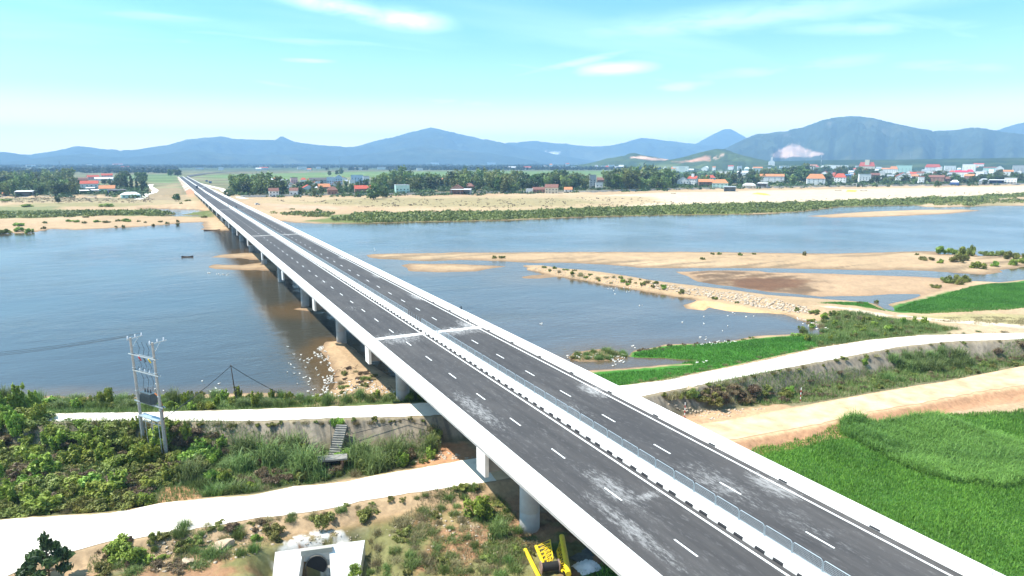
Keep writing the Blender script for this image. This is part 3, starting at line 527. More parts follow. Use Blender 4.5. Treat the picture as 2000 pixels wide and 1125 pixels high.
mountain('hill', [(1255, 326), (1300, 314), (1340, 306), (1365, 299), (1385, 293), (1402, 290), (1416, 291), (1432, 297), (1448, 304), (1470, 309), (1500, 314), (1550, 322)], 3900, 600, 318, 191, (0.05, 0.075, 0.03), patches=[([(1312, 316), (1345, 313), (1362, 308), (1378, 304), (1388, 308), (1388, 314), (1350, 317)], (0.45, 0.25, 0.17), 0.9), ([(1388, 307), (1412, 300), (1416, 302), (1398, 311)], (0.42, 0.30, 0.22), 0.8)])
mountain('hill', [(1300, 324), (1420, 318), (1500, 315), (1600, 313), (1680, 312), (1750, 312), (1850, 310), (1950, 309), (2050, 307), (2150, 309), (2300, 316)], 4600, 1700, 318, 211, (0.03, 0.052, 0.022), rough=0.25)
# ------------------------------------------------------------------ bridge
s = NT('new_asphalt'); s.b.inputs['Roughness'].default_value = 0.8
o = s.coord('Object'); st = s.coord('Object', (1.0, 0.10, 1.0)); st2 = s.coord('Object', (1.0, 0.28, 1.0))
wheel = s.noise(st, 1.1, 4, 0.6); c = s.mix(s.rng(wheel, 0.3, 0.7), (0.043, 0.040, 0.039), (0.080, 0.074, 0.070))
c = s.mix(s.rng(s.noise(o, 0.06, 3, 0.5), 0.35, 0.7), c, s.mix(0.5, c, (0.035, 0.034, 0.035)))
fine = s.noise(st2, 3.2, 6, 0.72); c = s.mix(s.rng(fine, 0.55, 0.85, 0, 0.32), c, (0.40, 0.39, 0.38))
sx = s.n('ShaderNodeSeparateXYZ'); s.l(o, sx.inputs[0]); dust = None
for (ax, ay, rx, ry, k) in ((29.3, 38.5, 1.1, 8.0, 0.8), (31.8, 44.5, 1.6, 5.5, 0.8), (33.7, 42.0, 1.9, 0.8, 0.9), (29.2, 67.0, 1.6, 9.0, 0.8), (31, 101.5, 5.5, 5.0, 0.8), (41, 102.0, 5.5, 4.0, 0.9), (44.3, 38.5, 1.5, 3.5, 1.0), (40.5, 41, 2.6, 6, 0.7), (41.5, 33, 2.0, 6, 0.5), (44.3, 66.5, 1.6, 3.6, 1.0), (44.0, 104, 1.8, 6, 1.0), (39, 62, 2, 8, .5), (30, 128, 3, 5, 0.5), (31.5, 160, 4, 5, 0.5), (44.5, 133, 1.2, 5, 1.0), (44.5, 163, 1.2, 5, 0.9), (44.5, 200, 1.2, 6, 0.9), (30, 275, 5, 8, .5)):
    dx = s.math('DIVIDE', s.math('SUBTRACT', sx.outputs[0], ax), rx); dy = s.math('DIVIDE', s.math('SUBTRACT', sx.outputs[1], ay), ry)
    d2 = s.math('ADD', s.math('MULTIPLY', dx, dx), s.math('MULTIPLY', dy, dy)); e = s.math('MULTIPLY', s.math('EXPONENT', s.math('MULTIPLY', d2, -1.0)), k)
    dust = e if dust is None else s.math('MAXIMUM', dust, e)
dn = s.noise(st2, 3.6, 8, 0.8, 0.2); dm = s.math('MULTIPLY', s.rng(s.math('ADD', dn, s.math('MULTIPLY', dust, 0.33)), 0.66, 0.98), s.math('MINIMUM', s.math('MULTIPLY', dust, 2.2), 1.0), True)
c = s.mix(s.math('MULTIPLY', dm, 0.7), c, (0.55, 0.54, 0.52)); s.l(c, s.b.inputs['Base Color']); s.bump(s.noise(o, 14, 3, 0.6), 0.25, 0.02); m_asph = s.m
s = NT('parapet_concrete'); s.b.inputs['Roughness'].default_value = .75; o = s.coord('Object'); sx = s.n('ShaderNodeSeparateXYZ'); s.l(o, sx.inputs[0]); fr = s.math('FRACT', s.math('DIVIDE', sx.outputs[1], 11.0)); seam = s.math('LESS_THAN', fr, 0.004)
stn = s.noise(s.coord('Object', (1, 1.3, .12)), 1.4, 5, .65); c = s.mix(s.rng(stn, .45, .75), (0.74, 0.72, 0.68), (0.52, 0.50, 0.46)); s.l(s.mix(s.math('MULTIPLY', seam, .8), c, (0.12, 0.12, 0.12)), s.b.inputs['Base Color']); m_parapet = s.m
bridge = thing('bridge', 'long straight new bridge with dark asphalt lanes and white parapets crossing the river', 'bridge', (36.4, 0, 0))
def bp(mb, name, mat, parent=bridge, **k):
    o = mb.build(name, mat, parent, **k)
    if parent is bridge: o.location = (-36.4, 0, 0)
    return o
YS = [-40, 0, 40, 60] + [60+i*30 for i in range(1, 25)] + [BR_END]
YS = sorted(set(v for v in YS if v <= BR_END)); path = [(y, float(deckz(y))) for y in YS]
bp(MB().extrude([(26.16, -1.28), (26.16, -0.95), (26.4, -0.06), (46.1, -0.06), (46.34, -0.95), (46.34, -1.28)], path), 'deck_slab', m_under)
bp(MB().extrude([(26.10, -0.98), (26.10, 1.0), (26.40, 1.0), (26.52, 0.38), (26.76, 0.02), (26.76, -0.05), (26.3, -0.98)], path), 'parapet', m_parapet, label='left parapet with bright outer face above the water')
bp(MB().extrude([(46.40, -0.98), (46.40, 1.0), (46.10, 1.0), (45.98, 0.38), (45.66, 0.02), (45.66, -0.05), (46.2, -0.98)], path), 'parapet', m_parapet)
bp(MB().extrude([(35.66, -0.03), (35.66, 0.10), (35.86, 0.36), (35.96, 0.80), (36.56, 0.80), (36.64, 0.36), (36.86, 0.10), (36.86, -0.03)], path), 'median_barrier', m_conc)
for (a, b_) in ((26.765, 35.655), (36.865, 45.655)):
    mb = MB()
    for i in range(len(path)-1):
        (y0, z0), (y1, z1) = path[i], path[i+1]; mb.add([(a, y0, z0), (b_, y0, z0), (b_, y1, z1), (a, y1, z1)], [(0, 1, 2, 3)])
    bp(mb, 'asphalt', m_asph)
for x in (35.15, 44.9, 27.5, 37.4):
    mb = MB()
    for i in range(len(path)-1):
        (y0, z0), (y1, z1) = path[i], path[i+1]; mb.add([(x-.1, y0, z0+.006), (x+.1, y0, z0+.006), (x+.1, y1, z1+.006), (x-.1, y1, z1+.006)], [(0, 1, 2, 3)])
    bp(mb, 'edge_line', m_line)
for x, y0 in ((31.28, 34.5), (40.78, 30.9)):
    for k in range(-2, 47):
        y = y0+9.03*k; za, zb = float(deckz(y-1.25)), float(deckz(y+1.25))
        bp(MB().add([(x-.08, y-1.25, za+.007), (x+.08, y-1.25, za+.007), (x+.08, y+1.25, zb+.007), (x-.08, y+1.25, zb+.007)], [(0, 1, 2, 3)]), 'lane_marking', m_line)
m_capshade = simple('shaded_cap_concrete', (.20, .20, .19), (.15, .15, .145), .7, .85)  # cap concrete darkened: shade below the deck is put into its colour
PIERY = [60.2-44+44*i for i in range(0, 18)]
for y in (104.2-1.5, 280-2, 456, 632):
    mb = MB(); zz = float(deckz(y)); hw = 0.75 if y < 150 else 0.5
    for a, b_ in ((26.77, 35.64), (36.88, 45.64)):
        n = 26; vs = []
        for i in range(n+1):
            x = a+(b_-a)*i/n; jj = rnd.uniform(-.12, .12); vs += [(x, y-hw+rnd.uniform(-.15, .15), zz+.010), (x, y+hw+jj, zz+.010)]
        mb.add(vs, [(2*i, 2*i+2, 2*i+3, 2*i+1) for i in range(n)])
    bp(mb, 'expansion_joint', m_dust)
for k in range(84):
    y = 27.6+1.86*k+(0.22 if k % 2 else 0); z = float(deckz(y)); ln = 0.92
    bp(MB().add([(35.654, y, z+.0), (35.654, y+ln, z+.0), (35.654, y+ln, z+.1), (35.654, y, z+.1), (35.742, y+ln, z+.215), (35.742, y, z+.215)], [(0, 1, 2, 3), (3, 2, 4, 5)]), 'drain_slot', m_slot)
for k in range(12):
    y = 29.6+8.7*k; z = float(deckz(y)); bp(MB().add([(45.652, y, z+.022), (45.652, y+.9, z+.022), (45.742, y+.9, z+.15), (45.742, y, z+.15)], [(0, 1, 2, 3)]), 'drain_slot', m_slot)
for x in (28.3, 31.0, 33.7, 36.4, 39.1, 41.8, 44.3):
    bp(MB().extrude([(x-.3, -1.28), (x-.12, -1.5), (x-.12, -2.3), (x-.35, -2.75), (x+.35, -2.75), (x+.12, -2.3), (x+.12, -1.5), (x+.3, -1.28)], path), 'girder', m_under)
for y in PIERY:
    z = float(deckz(y)); pr = MB(); pr.box((36.25, y-1.0, z-2.4), (19.3, 1.5, 2.2)); p = bp(pr, 'pier', m_capshade)
    for sx_, e_ in ((26.37, -1), (46.13, 1)): MB().box((sx_, y-1.0, z-2.55), (.42, 2.1, 2.5)).build('end_block', m_conc, p)  # paler plates keep the sunlit cap ends bright against the darkened cap
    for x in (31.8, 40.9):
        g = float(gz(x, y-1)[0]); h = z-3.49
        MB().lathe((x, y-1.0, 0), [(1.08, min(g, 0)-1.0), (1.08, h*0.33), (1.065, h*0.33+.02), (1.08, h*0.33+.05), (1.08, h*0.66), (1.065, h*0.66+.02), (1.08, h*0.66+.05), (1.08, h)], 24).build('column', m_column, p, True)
# abutment at the far end
bp(MB().extrude([(26.3, -9), (26.3, -1.3), (46.2, -1.3), (46.2, -9)], [(BR_END-1.5, 8.2), (BR_END+0.6, 8.2)]), 'abutment', m_conc)
# continuing motorway on the embankment
hy = [BR_END+0.02]+[BR_END+i*60 for i in range(1, 16)]+[1760]; hp = [(y, float(deckz(y))) for y in hy]; mb = MB()
C2 = [((36.4, 1760), 0)]
mb.extrude([(26.8, -0.5), (26.8, 0), (45.6, 0), (45.6, -0.5)], hp); link('motorway', mb.mesh('motorway', m_asph), kind='structure')
for x, lab in ((26.6, 'left white concrete edge barrier on the embankment beyond the bridge'), (36.2, 'white concrete central barrier on the embankment beyond the bridge'), (45.8, 'right white concrete edge barrier on the embankment beyond the bridge')):
    w_ = 0.55 if x != 36.2 else 0.9
    MB().extrude([(x-w_/2, -0.4), (x-w_/2, 0.9), (x+w_/2, 0.9), (x+w_/2, -0.4)], hp).build('barrier', m_conc, label=lab, category='barrier', group='road barriers beyond the bridge')
# the road turning away to the right over the plain
mb = MB(); cl = [P(356, 345.2, 5), P(395, 339.5, 5), P(440, 335.6, 5), P(500, 331.6, 5), P(560, 329.5, 5)]
ctr = [Vector((36.4, 1755, 4.9))]+[Vector((a, b, 4.9)) for a, b in cl[1:]]
for i in range(len(ctr)-1):
    a, b_ = ctr[i], ctr[i+1]; t = (b_-a).normalized(); n = Vector((-t.y, t.x, 0))*11
    if i == 0: n0 = n
    t2 = (ctr[min(i+2, len(ctr)-1)]-a).normalized(); n1_ = Vector((-t2.y, t2.x, 0))*11
    mb.add([a+n0, a-n0, b_-n1_, b_+n1_], [(0, 1, 2, 3)]); n0 = n1_
link('motorway', mb.mesh('motorway_bend', m_asph), kind='structure')
# ------------------------------------------------------------------ median fence
fence = thing('fence', 'low silver wire mesh fence along the median of the bridge', 'fence', (36.47, 28, 12.0))
fm = MB(); pts = []
W2, B, T = 1.19, 0.06, 0.86
ring = [(-W2, 0), (-W2, T-.12), (-W2+.12, T), (W2-.12, T), (W2, T-.12), (W2, 0)]
fm.tube([(0, a, b) for a, b in ring], 0.028, 6); fm.bar((0, -W2, .10), (0, W2, .10), .03)
for e in (-W2, W2): fm.box((0, e, .01), (.14, .1, .02))
frame_me = fm.mesh('panel', m_galv)
wm = MB()
for i in range(1, 24): y = -W2+2*W2*i/24; wm.bar((0, y, .10), (0, y, T-.02), .008)
for i in range(1, 6): wm.bar((0, -W2, .1+(T-.12)*i/6), (0, W2, .1+(T-.12)*i/6), .010)
wire_me = wm.mesh('wire_mesh', m_galv)
rest = MB(); n_p = 0; y = 26.0
while y < 462:
    z = float(deckz(y))+.80
    if 105.5 < y < 113:
        for yy in (y-1, y+.3): link('post', MB().tube([(0, 0, 0), (0, 0, .85)], .028, 6).mesh('post', m_galv), fence, (0, yy-28, z-12.0))
    elif n_p < 100:
        o = link('panel', frame_me, fence, (0, y-28, z-12.0)); link('wire_mesh', wire_me, o); n_p += 1
    else:
        for mm in (frame_me, wire_me):
            o_ = len(rest.v); rest.v += [(v.co.x, v.co.y+y-28, v.co.z+z-12.0) for v in mm.vertices]
            for p_ in mm.polygons: rest.f.append(tuple(o_+i for i in p_.vertices)); rest.mi.append(0)
    y += 2.475
rest.build('panel', m_galv, fence, kind='stuff')
link('marker_post', MB().lathe((0, 0, 0), [(.10, 0), (.12, .05), (.11, .28), (.08, .33), (.11, .38), (.10, .58), (.05, .64)], 10).mesh('marker_post', m_black, True), loc=(46.25, P(897, 604, 12.9)[1], float(deckz(113))+1.0), label='small black marker post standing on the right parapet of the bridge', category='post')
# ------------------------------------------------------------------ transformer station on two poles
PA, PB = Vector((-5.74, 98.4)), Vector((-3.16, 94.4)); ZT = 17.0; ZB = -3.4
def mz(z): return 17.0-(14.5-z)*.9
ts = thing('transformer_station', 'pole mounted transformer between two pale concrete poles beside the dyke road', 'transformer', (PB.x, PB.y, 1.5))
def tp(mb, name, mat, parent=ts, **k):
    o = mb.build(name, mat, parent, **k)
    if parent is ts: o.location = (-PB.x, -PB.y, -1.5)
    return o
def lean(z): return Vector((0.28, 0.1))*((14.5-z)/13)
for q in (PA, PB):
    a = q+lean(ZB); tp(MB().tube([(a.x, a.y, mz(ZB)), (q.x, q.y, ZT)], [.22, .14], 12), 'pole', m_pole)
    for z in (10.0, 6.5, 4.5):
        c_ = q+lean(z); tp(MB().lathe((c_.x, c_.y, mz(z)), [(.23, 0), (.23, .10)], 10), 'clamp_band', m_galv)
ax = (PB-PA).normalized(); nx_ = Vector((-ax.y, ax.x))
def ln(t, z, off=0.0): q = PA.lerp(PB, t)+lean(z)+nx_*off; return Vector((q.x, q.y, mz(z)))
def arm(z, e0, e1, mat=m_galv, off=.18, hh=.11): tp(MB().bar(ln(-e0, z, off), ln(1+e1, z, off), .08, hh).bar(ln(-e0, z, -off), ln(1+e1, z, -off), .08, hh), 'crossarm', mat)
arm(12.1, .12, .12); arm(9.7, .02, .15); arm(5.0, .12, .16, hh=.16)
# heads: one arm square to the line on each pole
for q, l in ((PA, 1.5), (PB, 1.7)):
    zt = ZT-.25; d = Vector((0.96, 0.28)); c0 = Vector((q.x, q.y, zt)); D3 = Vector((d.x, d.y, 0))
    tp(MB().bar(c0-D3*.4, c0+D3*l+Vector((0, 0, .3)), .09, .11).bar(c0+Vector((0, 0, -1.3)), c0+D3*.9+Vector((0, 0, .1)), .06), 'crossarm', m_galv)
    for k in (-.3, .6, 1.35):
        p = c0+D3*k+Vector((0, 0, .12+.1*k)); tp(MB().lathe(p, [(.05, 0), (.11, .06), (.06, .13), (.11, .2), (.06, .27), (.08, .38), (.03, .42)], 10), 'insulator', m_porc)
for t, mt in ((.28, m_red), (.5, m_trafo), (.72, m_yel)):
    p = ln(t, 11.85); tp(MB().bar(p, p+Vector((.25, .1, -.55)), .14), 'fuse_cutout', mt)
    p2 = ln(t, 9.8); tp(MB().lathe(p2, [(.05, 0), (.1, .08), (.05, .16), (.1, .24), (.05, .32)], 8), 'insulator', m_porc)
    tp(MB().tube([ln(t, 14.2), ln(t+.06, 13.2, .1), ln(t, 12.2)], .025, 5).tube([ln(t, 11.4), ln(t+.08, 10.6, .1), ln(t, 10.0), ln(t-.1, 10.3, .15), ln(t-.16, 9.8, .1)], .025, 5).tube([ln(t, 9.7), ln(t+.08, 8.6, .1), ln(t+.02, 7.1)], .025, 5), 'lead_wire', m_wire)
tk = MB(); cz = 5.85; c0 = ln(.5, cz); ang = math.atan2(ax.y, ax.x)
tk.box(c0, (2.15, .75, 1.35), ang); tk.box(c0+Vector((0, 0, .74)), (2.3, .9, .10), ang)
for k in range(13):
    for sg in (-1, 1): q = ln(.5, cz-.05)+Vector((ax.x, ax.y, 0))*(-1.0+k*.167)+Vector((nx_.x, nx_.y, 0))*sg*.47; tk.box(q, (.05, .22, 1.05), ang)
tr_ = tp(tk, 'transformer_tank', m_trafo)
for k in range(3):
    q = c0+Vector((ax.x, ax.y, 0))*(-.6+k*.6)+Vector((0, 0, .79)); MB().lathe(q, [(.07, 0), (.12, .08), (.06, .16), (.12, .24), (.06, .32), (.03, .5)], 8).build('bushing', m_wire, tr_).location = (PB.x*0, 0, 0)
tp(MB().tube([ln(.82, 6.9), ln(.93, 6.4, .2), ln(1.0, 5.0, .25), ln(.97, 3.0, .25), ln(.97, -2.6, .25)], .10, 8), 'cable_conduit', m_orange)
pb = MB(); q = ln(.5, 2.9); pb.box(q, (4.3, 1.0, .10), ang); pb.box(ln(.5, 2.05), (4.0, .06, .1), ang)
for t in (.05, .35, .65, .95): pb.bar(ln(t, 2.9, .4), ln(t, -3.2, .4), .07); pb.bar(ln(t, 2.9, -.4), ln(t, -3.2, -.4), .07)
tp(pb, 'platform', m_galv)
def cable(name, pts, sag, rad, lab, grp=None, mat=m_wire, cat='cable'):
    mb = MB()
    for a, b in zip(pts[:-1], pts[1:]):
        a = Vector(a); b = Vector(b); mb.tube([a.lerp(b, i/14)-Vector((0, 0, sag*4*(i/14)*(1-i/14))) for i in range(15)], rad, 5, True)
    return mb.build(name, mat, label=lab, category=cat, group=grp)
far_p = [PZ(-260, 712, 11.6), PZ(-260, 706, 11.8)]
for i, (dz, e) in enumerate(((-.05, -.3), (.05, .7), (.2, 1.4))):
    c0 = Vector((PA.x+.96*e, PA.y+.28*e, ZT+.2+dz)); f_ = PZ(-260, 714-i*3.5, 13.5)
    cable('power_line', [f_, c0], .6, .022, 'thin dark power line running left over the water from the transformer poles', 'power lines running left from the transformer poles', cat='power line')
tq = Vector((7.4, 114.5, 1.0)); pole2 = thing('cable_pole', 'thin dark leaning pole carrying a black cable on the river bank', 'pole', tq)
MB().tube([(0, 0, -.4), (-.45, .5, 6.15)], [.10, .06], 8).build('pole', m_wood, pole2); MB().bar((-.55, .5, 5.9), (-.25, .5, 5.95), .08).build('bracket', m_galv, pole2)
tt = tq+Vector((-.42, .48, 5.95))
cable('overhead_cable', [ln(1.06, 3.2), tt], .25, .05, 'black cable rising from the transformer poles to the leaning bank pole', 'black cables on the river bank')
cable('overhead_cable', [tt, at(545, 776, .8)], .2, .05, 'black cable dropping from the leaning bank pole into the bank grass', 'black cables on the river bank')
a1 = PZ(331, 808, 3.3); cable('overhead_cable', [ln(1.06, 1.6), a1, at(420, 862, 1.0)], .15, .045, 'black cable sagging into the brown bush beside the transformer poles', 'black cables on the river bank')
a2 = PZ(789, 819, 4.6); cable('overhead_cable', [at(650, 872, 1.2), a2, at(850, 848, 1.0)], .15, .04, 'thin black cable hanging across the concrete lining of the dyke', 'black cables on the river bank')
# ------------------------------------------------------------------ leaves
def leafcloud(rng, blobs, n, size, aspect=1.5, shell=0.45, up=0.25, jitter=0.9):
    B = np.array(blobs, float); vol = (B[:, 3]*B[:, 4]*B[:, 5])**0.72; k = rng.choice(len(B), n, p=vol/vol.sum())
    d = rng.normal(size=(n, 3)); d /= np.linalg.norm(d, axis=1)[:, None]; r = rng.uniform(0, 1, n)**shell
    c = B[k, :3]+d*r[:, None]*B[k, 3:6]*(1+rng.normal(0, .07, (n, 1)))
    nn = d+rng.normal(0, jitter, (n, 3))+np.array((0, 0, up)); nn /= np.linalg.norm(nn, axis=1)[:, None]
    a = np.cross(nn, rng.normal(size=(n, 3))); a /= np.linalg.norm(a, axis=1)[:, None]; b = np.cross(nn, a)
    s = size*rng.uniform(.55, 1.45, n)[:, None]*.5; a = a*s*aspect; b = b*s
    V = np.stack([c-a, c-b*.9+a*.1, c+a, c+b*.9-a*.1], 1).reshape(-1, 3); V[:, 2] = np.maximum(V[:, 2], 0.02)
    tone = np.clip(B[k, 6]+rng.normal(0, .16, n), 0, 1); return V, np.arange(4*n).reshape(n, 4), np.repeat(tone, 4)
def blades(rng, n, base, ln, wd, lean=0.5, droop=0.6, tone=(.2, .9), seg=3):
    """arching grass blades; base (n,3)"""
    ln = ln*rng.uniform(.55, 1.25, n); az = rng.uniform(0, 2*np.pi, n); tl = np.abs(rng.normal(0, lean, n))
    u = np.stack([np.cos(az), np.sin(az), 0*az], 1); sd_ = np.stack([-np.sin(az), np.cos(az), 0*az], 1); wv = wd*rng.uniform(.6, 1.4, n)
    V = []; p = base.copy(); ang = tl.copy()
    for i in range(seg+1):
        w_ = wv*(1-i/seg*0.9)*.5; V += [p-sd_*w_[:, None], p+sd_*w_[:, None]]
        st_ = ln/seg; p = p+u*(np.sin(ang)*st_)[:, None]+np.array((0, 0, 1))*(np.cos(ang)*st_)[:, None]; ang = ang+droop*rng.uniform(.4, 1.3, n)*(0.35+i*.3)
    V = np.stack(V, 1); k = V.shape[1]; V = V.reshape(-1, 3)
    o = (np.arange(n)*k)[:, None]; F = np.concatenate([o+np.array([[2*i, 2*i+1, 2*i+3, 2*i+2]]) for i in range(seg)], 0)
    t = np.repeat(rng.uniform(*tone, n), k); return V, F, t
def join(parts):
    V = []; F = []; T = []; o = 0
    for v, f, t in parts: V.append(v); F.append(f+o); T.append(t); o += len(v)
    return np.concatenate(V), np.concatenate(F), np.concatenate(T)
ml_tree = leafmat('tree_leaves', (0.026, 0.055, 0.012), (0.15, 0.215, 0.045))
ml_bam = leafmat('bamboo_leaves', (0.045, 0.075, 0.016), (0.22, 0.285, 0.075))
ml_dark = leafmat('dark_leaves', (0.016, 0.034, 0.012), (0.085, 0.135, 0.035), hue=.025); ml_far = leafmat('far_leaves', (0.010, 0.022, 0.012), (0.035, 0.06, 0.025), hue=0)
# ------------------------------------------------------------------ trees of the far bank
def make_tree(kind, v):
    rng = np.random.default_rng(100+v*7+len(kind)); bl = []
    if kind == 'round':
        for i in range(9):
            a = rng.uniform(0, 6.28); q = rng.uniform(.1, .30); bl.append((math.cos(a)*q, math.sin(a)*q, rng.uniform(.2, .84), rng.uniform(.17, .28), rng.uniform(.17, .28), rng.uniform(.12, .19), rng.uniform(.1, .9)))
        bl.append((0, 0, .5, .32, .32, .36, .3)); n = 560; sz = .10; m = ml_dark if v % 2 else ml_tree
    elif kind == 'bamboo':
        for i in range(11):
            a = rng.uniform(0, 6.28); q = rng.uniform(.05, .34); h = rng.uniform(.55, .93)
            for e in (-.25, .05, .4, .75): bl.append((math.cos(a)*q*(.6+e), math.sin(a)*q*(.6+e), h*(.45+e*.66), .12, .12, .15, rng.uniform(.25, 1)))
        n = 640; sz = .085; m = ml_bam
    elif kind == 'tall':
        for i in range(8): bl.append((rng.uniform(-.07, .07), rng.uniform(-.07, .07), .25+i*.095, .16*(1.1-i*.09), .16*(1.1-i*.09), .09, rng.uniform(.1, .7)))
        n = 330; sz = .07; m = ml_dark
    V, F, t = leafcloud(rng, bl, n, sz, 1.3, .4); cr = np_mesh('crown', V, F, m, tone=t)
    tb = MB(); tb.tube([(0, 0, -.04), (.01, .01, .2), (-.01, .02, .5)], [.03, .022, .01], 6)
    for i in range(4): a = i*1.6+v; tb.tube([(0, .01, .22+.05*i), (math.cos(a)*.16, math.sin(a)*.16, .42+.06*i)], [.014, .006], 4)
    return cr, tb.mesh('trunk', m_bark)
TREES = {k: [make_tree(k, v) for v in range(3)] for k in ('round', 'bamboo', 'tall')}
n_tree = 0
def tree(kind, p, h, label, group=None, spread=1.0):
    global n_tree
    cr, tr = TREES[kind][n_tree % 3]; n_tree += 1
    o = thing({'round': 'broadleaf_tree', 'bamboo': 'bamboo_clump', 'tall': 'slender_tree'}[kind], label, 'bamboo' if kind == 'bamboo' else 'tree', p, rnd.uniform(0, 6.28), group); o.scale = (h*spread, h*spread, h)
    link('crown', cr, o); link('trunk', tr, o); return o
def inpoly(x, y, pl): return sdist(np.array([x*1.0]), np.array([y*1.0]), pl, 5)[0] > 0
def scatter(pl, n, dx, dy, tries=60, keep=None):
    xs = [p[0] for p in pl]; ys = [p[1] for p in pl]; out = []
    for _ in range(n*tries):
        if len(out) >= n: break
        x = rnd.uniform(min(xs), max(xs)); y = rnd.uniform(min(ys), max(ys))
        if not inpoly(x, y, pl): continue
        if any(abs(x-a)/dx < 1 and abs(y-b)/dy < 1 for a, b in out): continue
        if keep and not keep(x, y): continue
        out.append((x, y))
    return out
# ------------------------------------------------------------------ houses: place, size, roof, colours, words
WC = {k: simple('wall_'+k, c, tuple(q*.86 for q in c), .5, .85) for k, c in dict(white=(.76, .75, .72), cream=(.66, .58, .44), mint=(.46, .66, .58), blue=(.50, .63, .74), brick=(.30, .17, .12), grey=(.42, .43, .43), pink=(.68, .44, .42), navy=(.06, .12, .32)).items()}
RC = {k: simple('roof_'+k, c, tuple(q*.72 for q in c), 1.2, .8) for k, c in dict(red=(.52, .10, .06), orange=(.60, .24, .11), brown=(.22, .10, .075), crimson=(.60, .05, .10), white=(.74, .74, .73), grey=(.34, .36, .38), teal=(.36, .58, .54), bluet=(.10, .30, .62), dark=(.13, .12, .12)).items()}
HOUSES = []
def house(x0, x1, ytop, ybase, roof, rc, wc, label, group=None, small=False, tower=None):
    px = (x0+x1)/2; p = at(px, ybase); m = pxm(p); w_ = max((x1-x0)*m, 2.5); h = max((ybase-ytop)*m, 2.2); dp = min(max(.75*w_, 4), 9.5)
    d = Vector((p.x, p.y)).normalized(); p = p+Vector((d.x, d.y, 0))*dp/2; p.z = float(gz(p.x, p.y)[0])-.05
    rz = -math.atan2(p.x, p.y)+rnd.uniform(-.25, .25)
    o = thing('shed' if roof == 'shed' else 'house', label, 'shed' if roof == 'shed' else 'house', p, rz, group); HOUSES.append((px, ybase, x1-x0, ybase-ytop))
    X, Y = w_/2, dp/2; rh = {'flat': .35, 'shed': .5}.get(roof, min(.42*h, .34*(dp if roof == 'gable' else w_)+.4)); wh = h-rh; ov = .45; wb = MB()
    if roof == 'gable_front': wb.add([(-X, -Y, 0), (X, -Y, 0), (X, Y, 0), (-X, Y, 0), (-X, -Y, wh), (X, -Y, wh), (X, Y, wh), (-X, Y, wh), (0, -Y, h-.12), (0, Y, h-.12)], [(0, 1, 5, 8, 4), (2, 3, 7, 9, 6), (1, 2, 6, 5), (3, 0, 4, 7)])
    elif roof == 'gable': wb.add([(-X, -Y, 0), (X, -Y, 0), (X, Y, 0), (-X, Y, 0), (-X, -Y, wh), (X, -Y, wh), (X, Y, wh), (-X, Y, wh), (-X, 0, h-.12), (X, 0, h-.12)], [(0, 1, 5, 4), (2, 3, 7, 6), (1, 2, 6, 9, 5), (3, 0, 4, 8, 7)])
    elif roof == 'shed':
        wb.add([(-X, Y, 0), (X, Y, 0), (X, Y, wh), (-X, Y, wh), (X, Y-.15, 0), (-X, Y-.15, 0), (X, Y-.15, wh), (-X, Y-.15, wh)], [(0, 3, 2, 1), (5, 4, 6, 7), (0, 5, 7, 3), (1, 2, 6, 4)])
        wb.box((-X+.1, 0, wh/2), (.18, dp-.4, wh)); wb.box((X-.1, 0, wh/2), (.18, dp-.4, wh))
    else: wb.box((0, 0, wh/2), (w_, dp, wh))
    wb.build('wall', WC[wc], o); rb = MB(); t = .16
    if roof == 'gable': rb.add([(-X-ov, -Y-ov, wh-.25), (X+ov, -Y-ov, wh-.25), (X+ov, 0, h), (-X-ov, 0, h), (X+ov, Y+ov, wh-.25), (-X-ov, Y+ov, wh-.25)]+[(-X-ov, -Y-ov, wh-.25-t), (X+ov, -Y-ov, wh-.25-t), (X+ov, 0, h-t), (-X-ov, 0, h-t), (X+ov, Y+ov, wh-.25-t), (-X-ov, Y+ov, wh-.25-t)], [(0, 1, 2, 3), (3, 2, 4, 5), (6, 9, 8, 7), (9, 11, 10, 8), (0, 6, 7, 1), (4, 10, 11, 5), (1, 7, 8, 2), (2, 8, 10, 4), (0, 3, 9, 6), (3, 5, 11, 9)])
    elif roof == 'gable_front': rb.add([(-X-ov, -Y-ov, wh-.25), (-X-ov, Y+ov, wh-.25), (0, Y+ov, h), (0, -Y-ov, h), (X+ov, Y+ov, wh-.25), (X+ov, -Y-ov, wh-.25)]+[(-X-ov, -Y-ov, wh-.25-t), (-X-ov, Y+ov, wh-.25-t), (0, Y+ov, h-t), (0, -Y-ov, h-t), (X+ov, Y+ov, wh-.25-t), (X+ov, -Y-ov, wh-.25-t)], [(0, 3, 2, 1), (3, 5, 4, 2), (6, 7, 8, 9), (9, 8, 10, 11), (0, 6, 9, 3), (3, 9, 11, 5), (1, 2, 8, 7), (2, 4, 10, 8), (0, 1, 7, 6), (5, 11, 10, 4)])
    elif roof == 'hip': k = min(X*.55, Y*.9); rb.add([(-X-ov, -Y-ov, wh), (X+ov, -Y-ov, wh), (X+ov, Y+ov, wh), (-X-ov, Y+ov, wh), (-X+k, 0, h), (X-k, 0, h)], [(0, 1, 5, 4), (1, 2, 5), (2, 3, 4, 5), (3, 0, 4), (3, 2, 1, 0)])
    elif roof == 'shed': rb.add([(-X-.5, -Y-.6, wh-.3), (X+.5, -Y-.6, wh-.3), (X+.5, Y+.4, h), (-X-.5, Y+.4, h), (-X-.5, -Y-.6, wh-.4), (X+.5, -Y-.6, wh-.4), (X+.5, Y+.4, h-.1), (-X-.5, Y+.4, h-.1)], [(0, 1, 2, 3), (7, 6, 5, 4), (0, 4, 5, 1), (2, 6, 7, 3), (1, 5, 6, 2), (3, 7, 4, 0)])
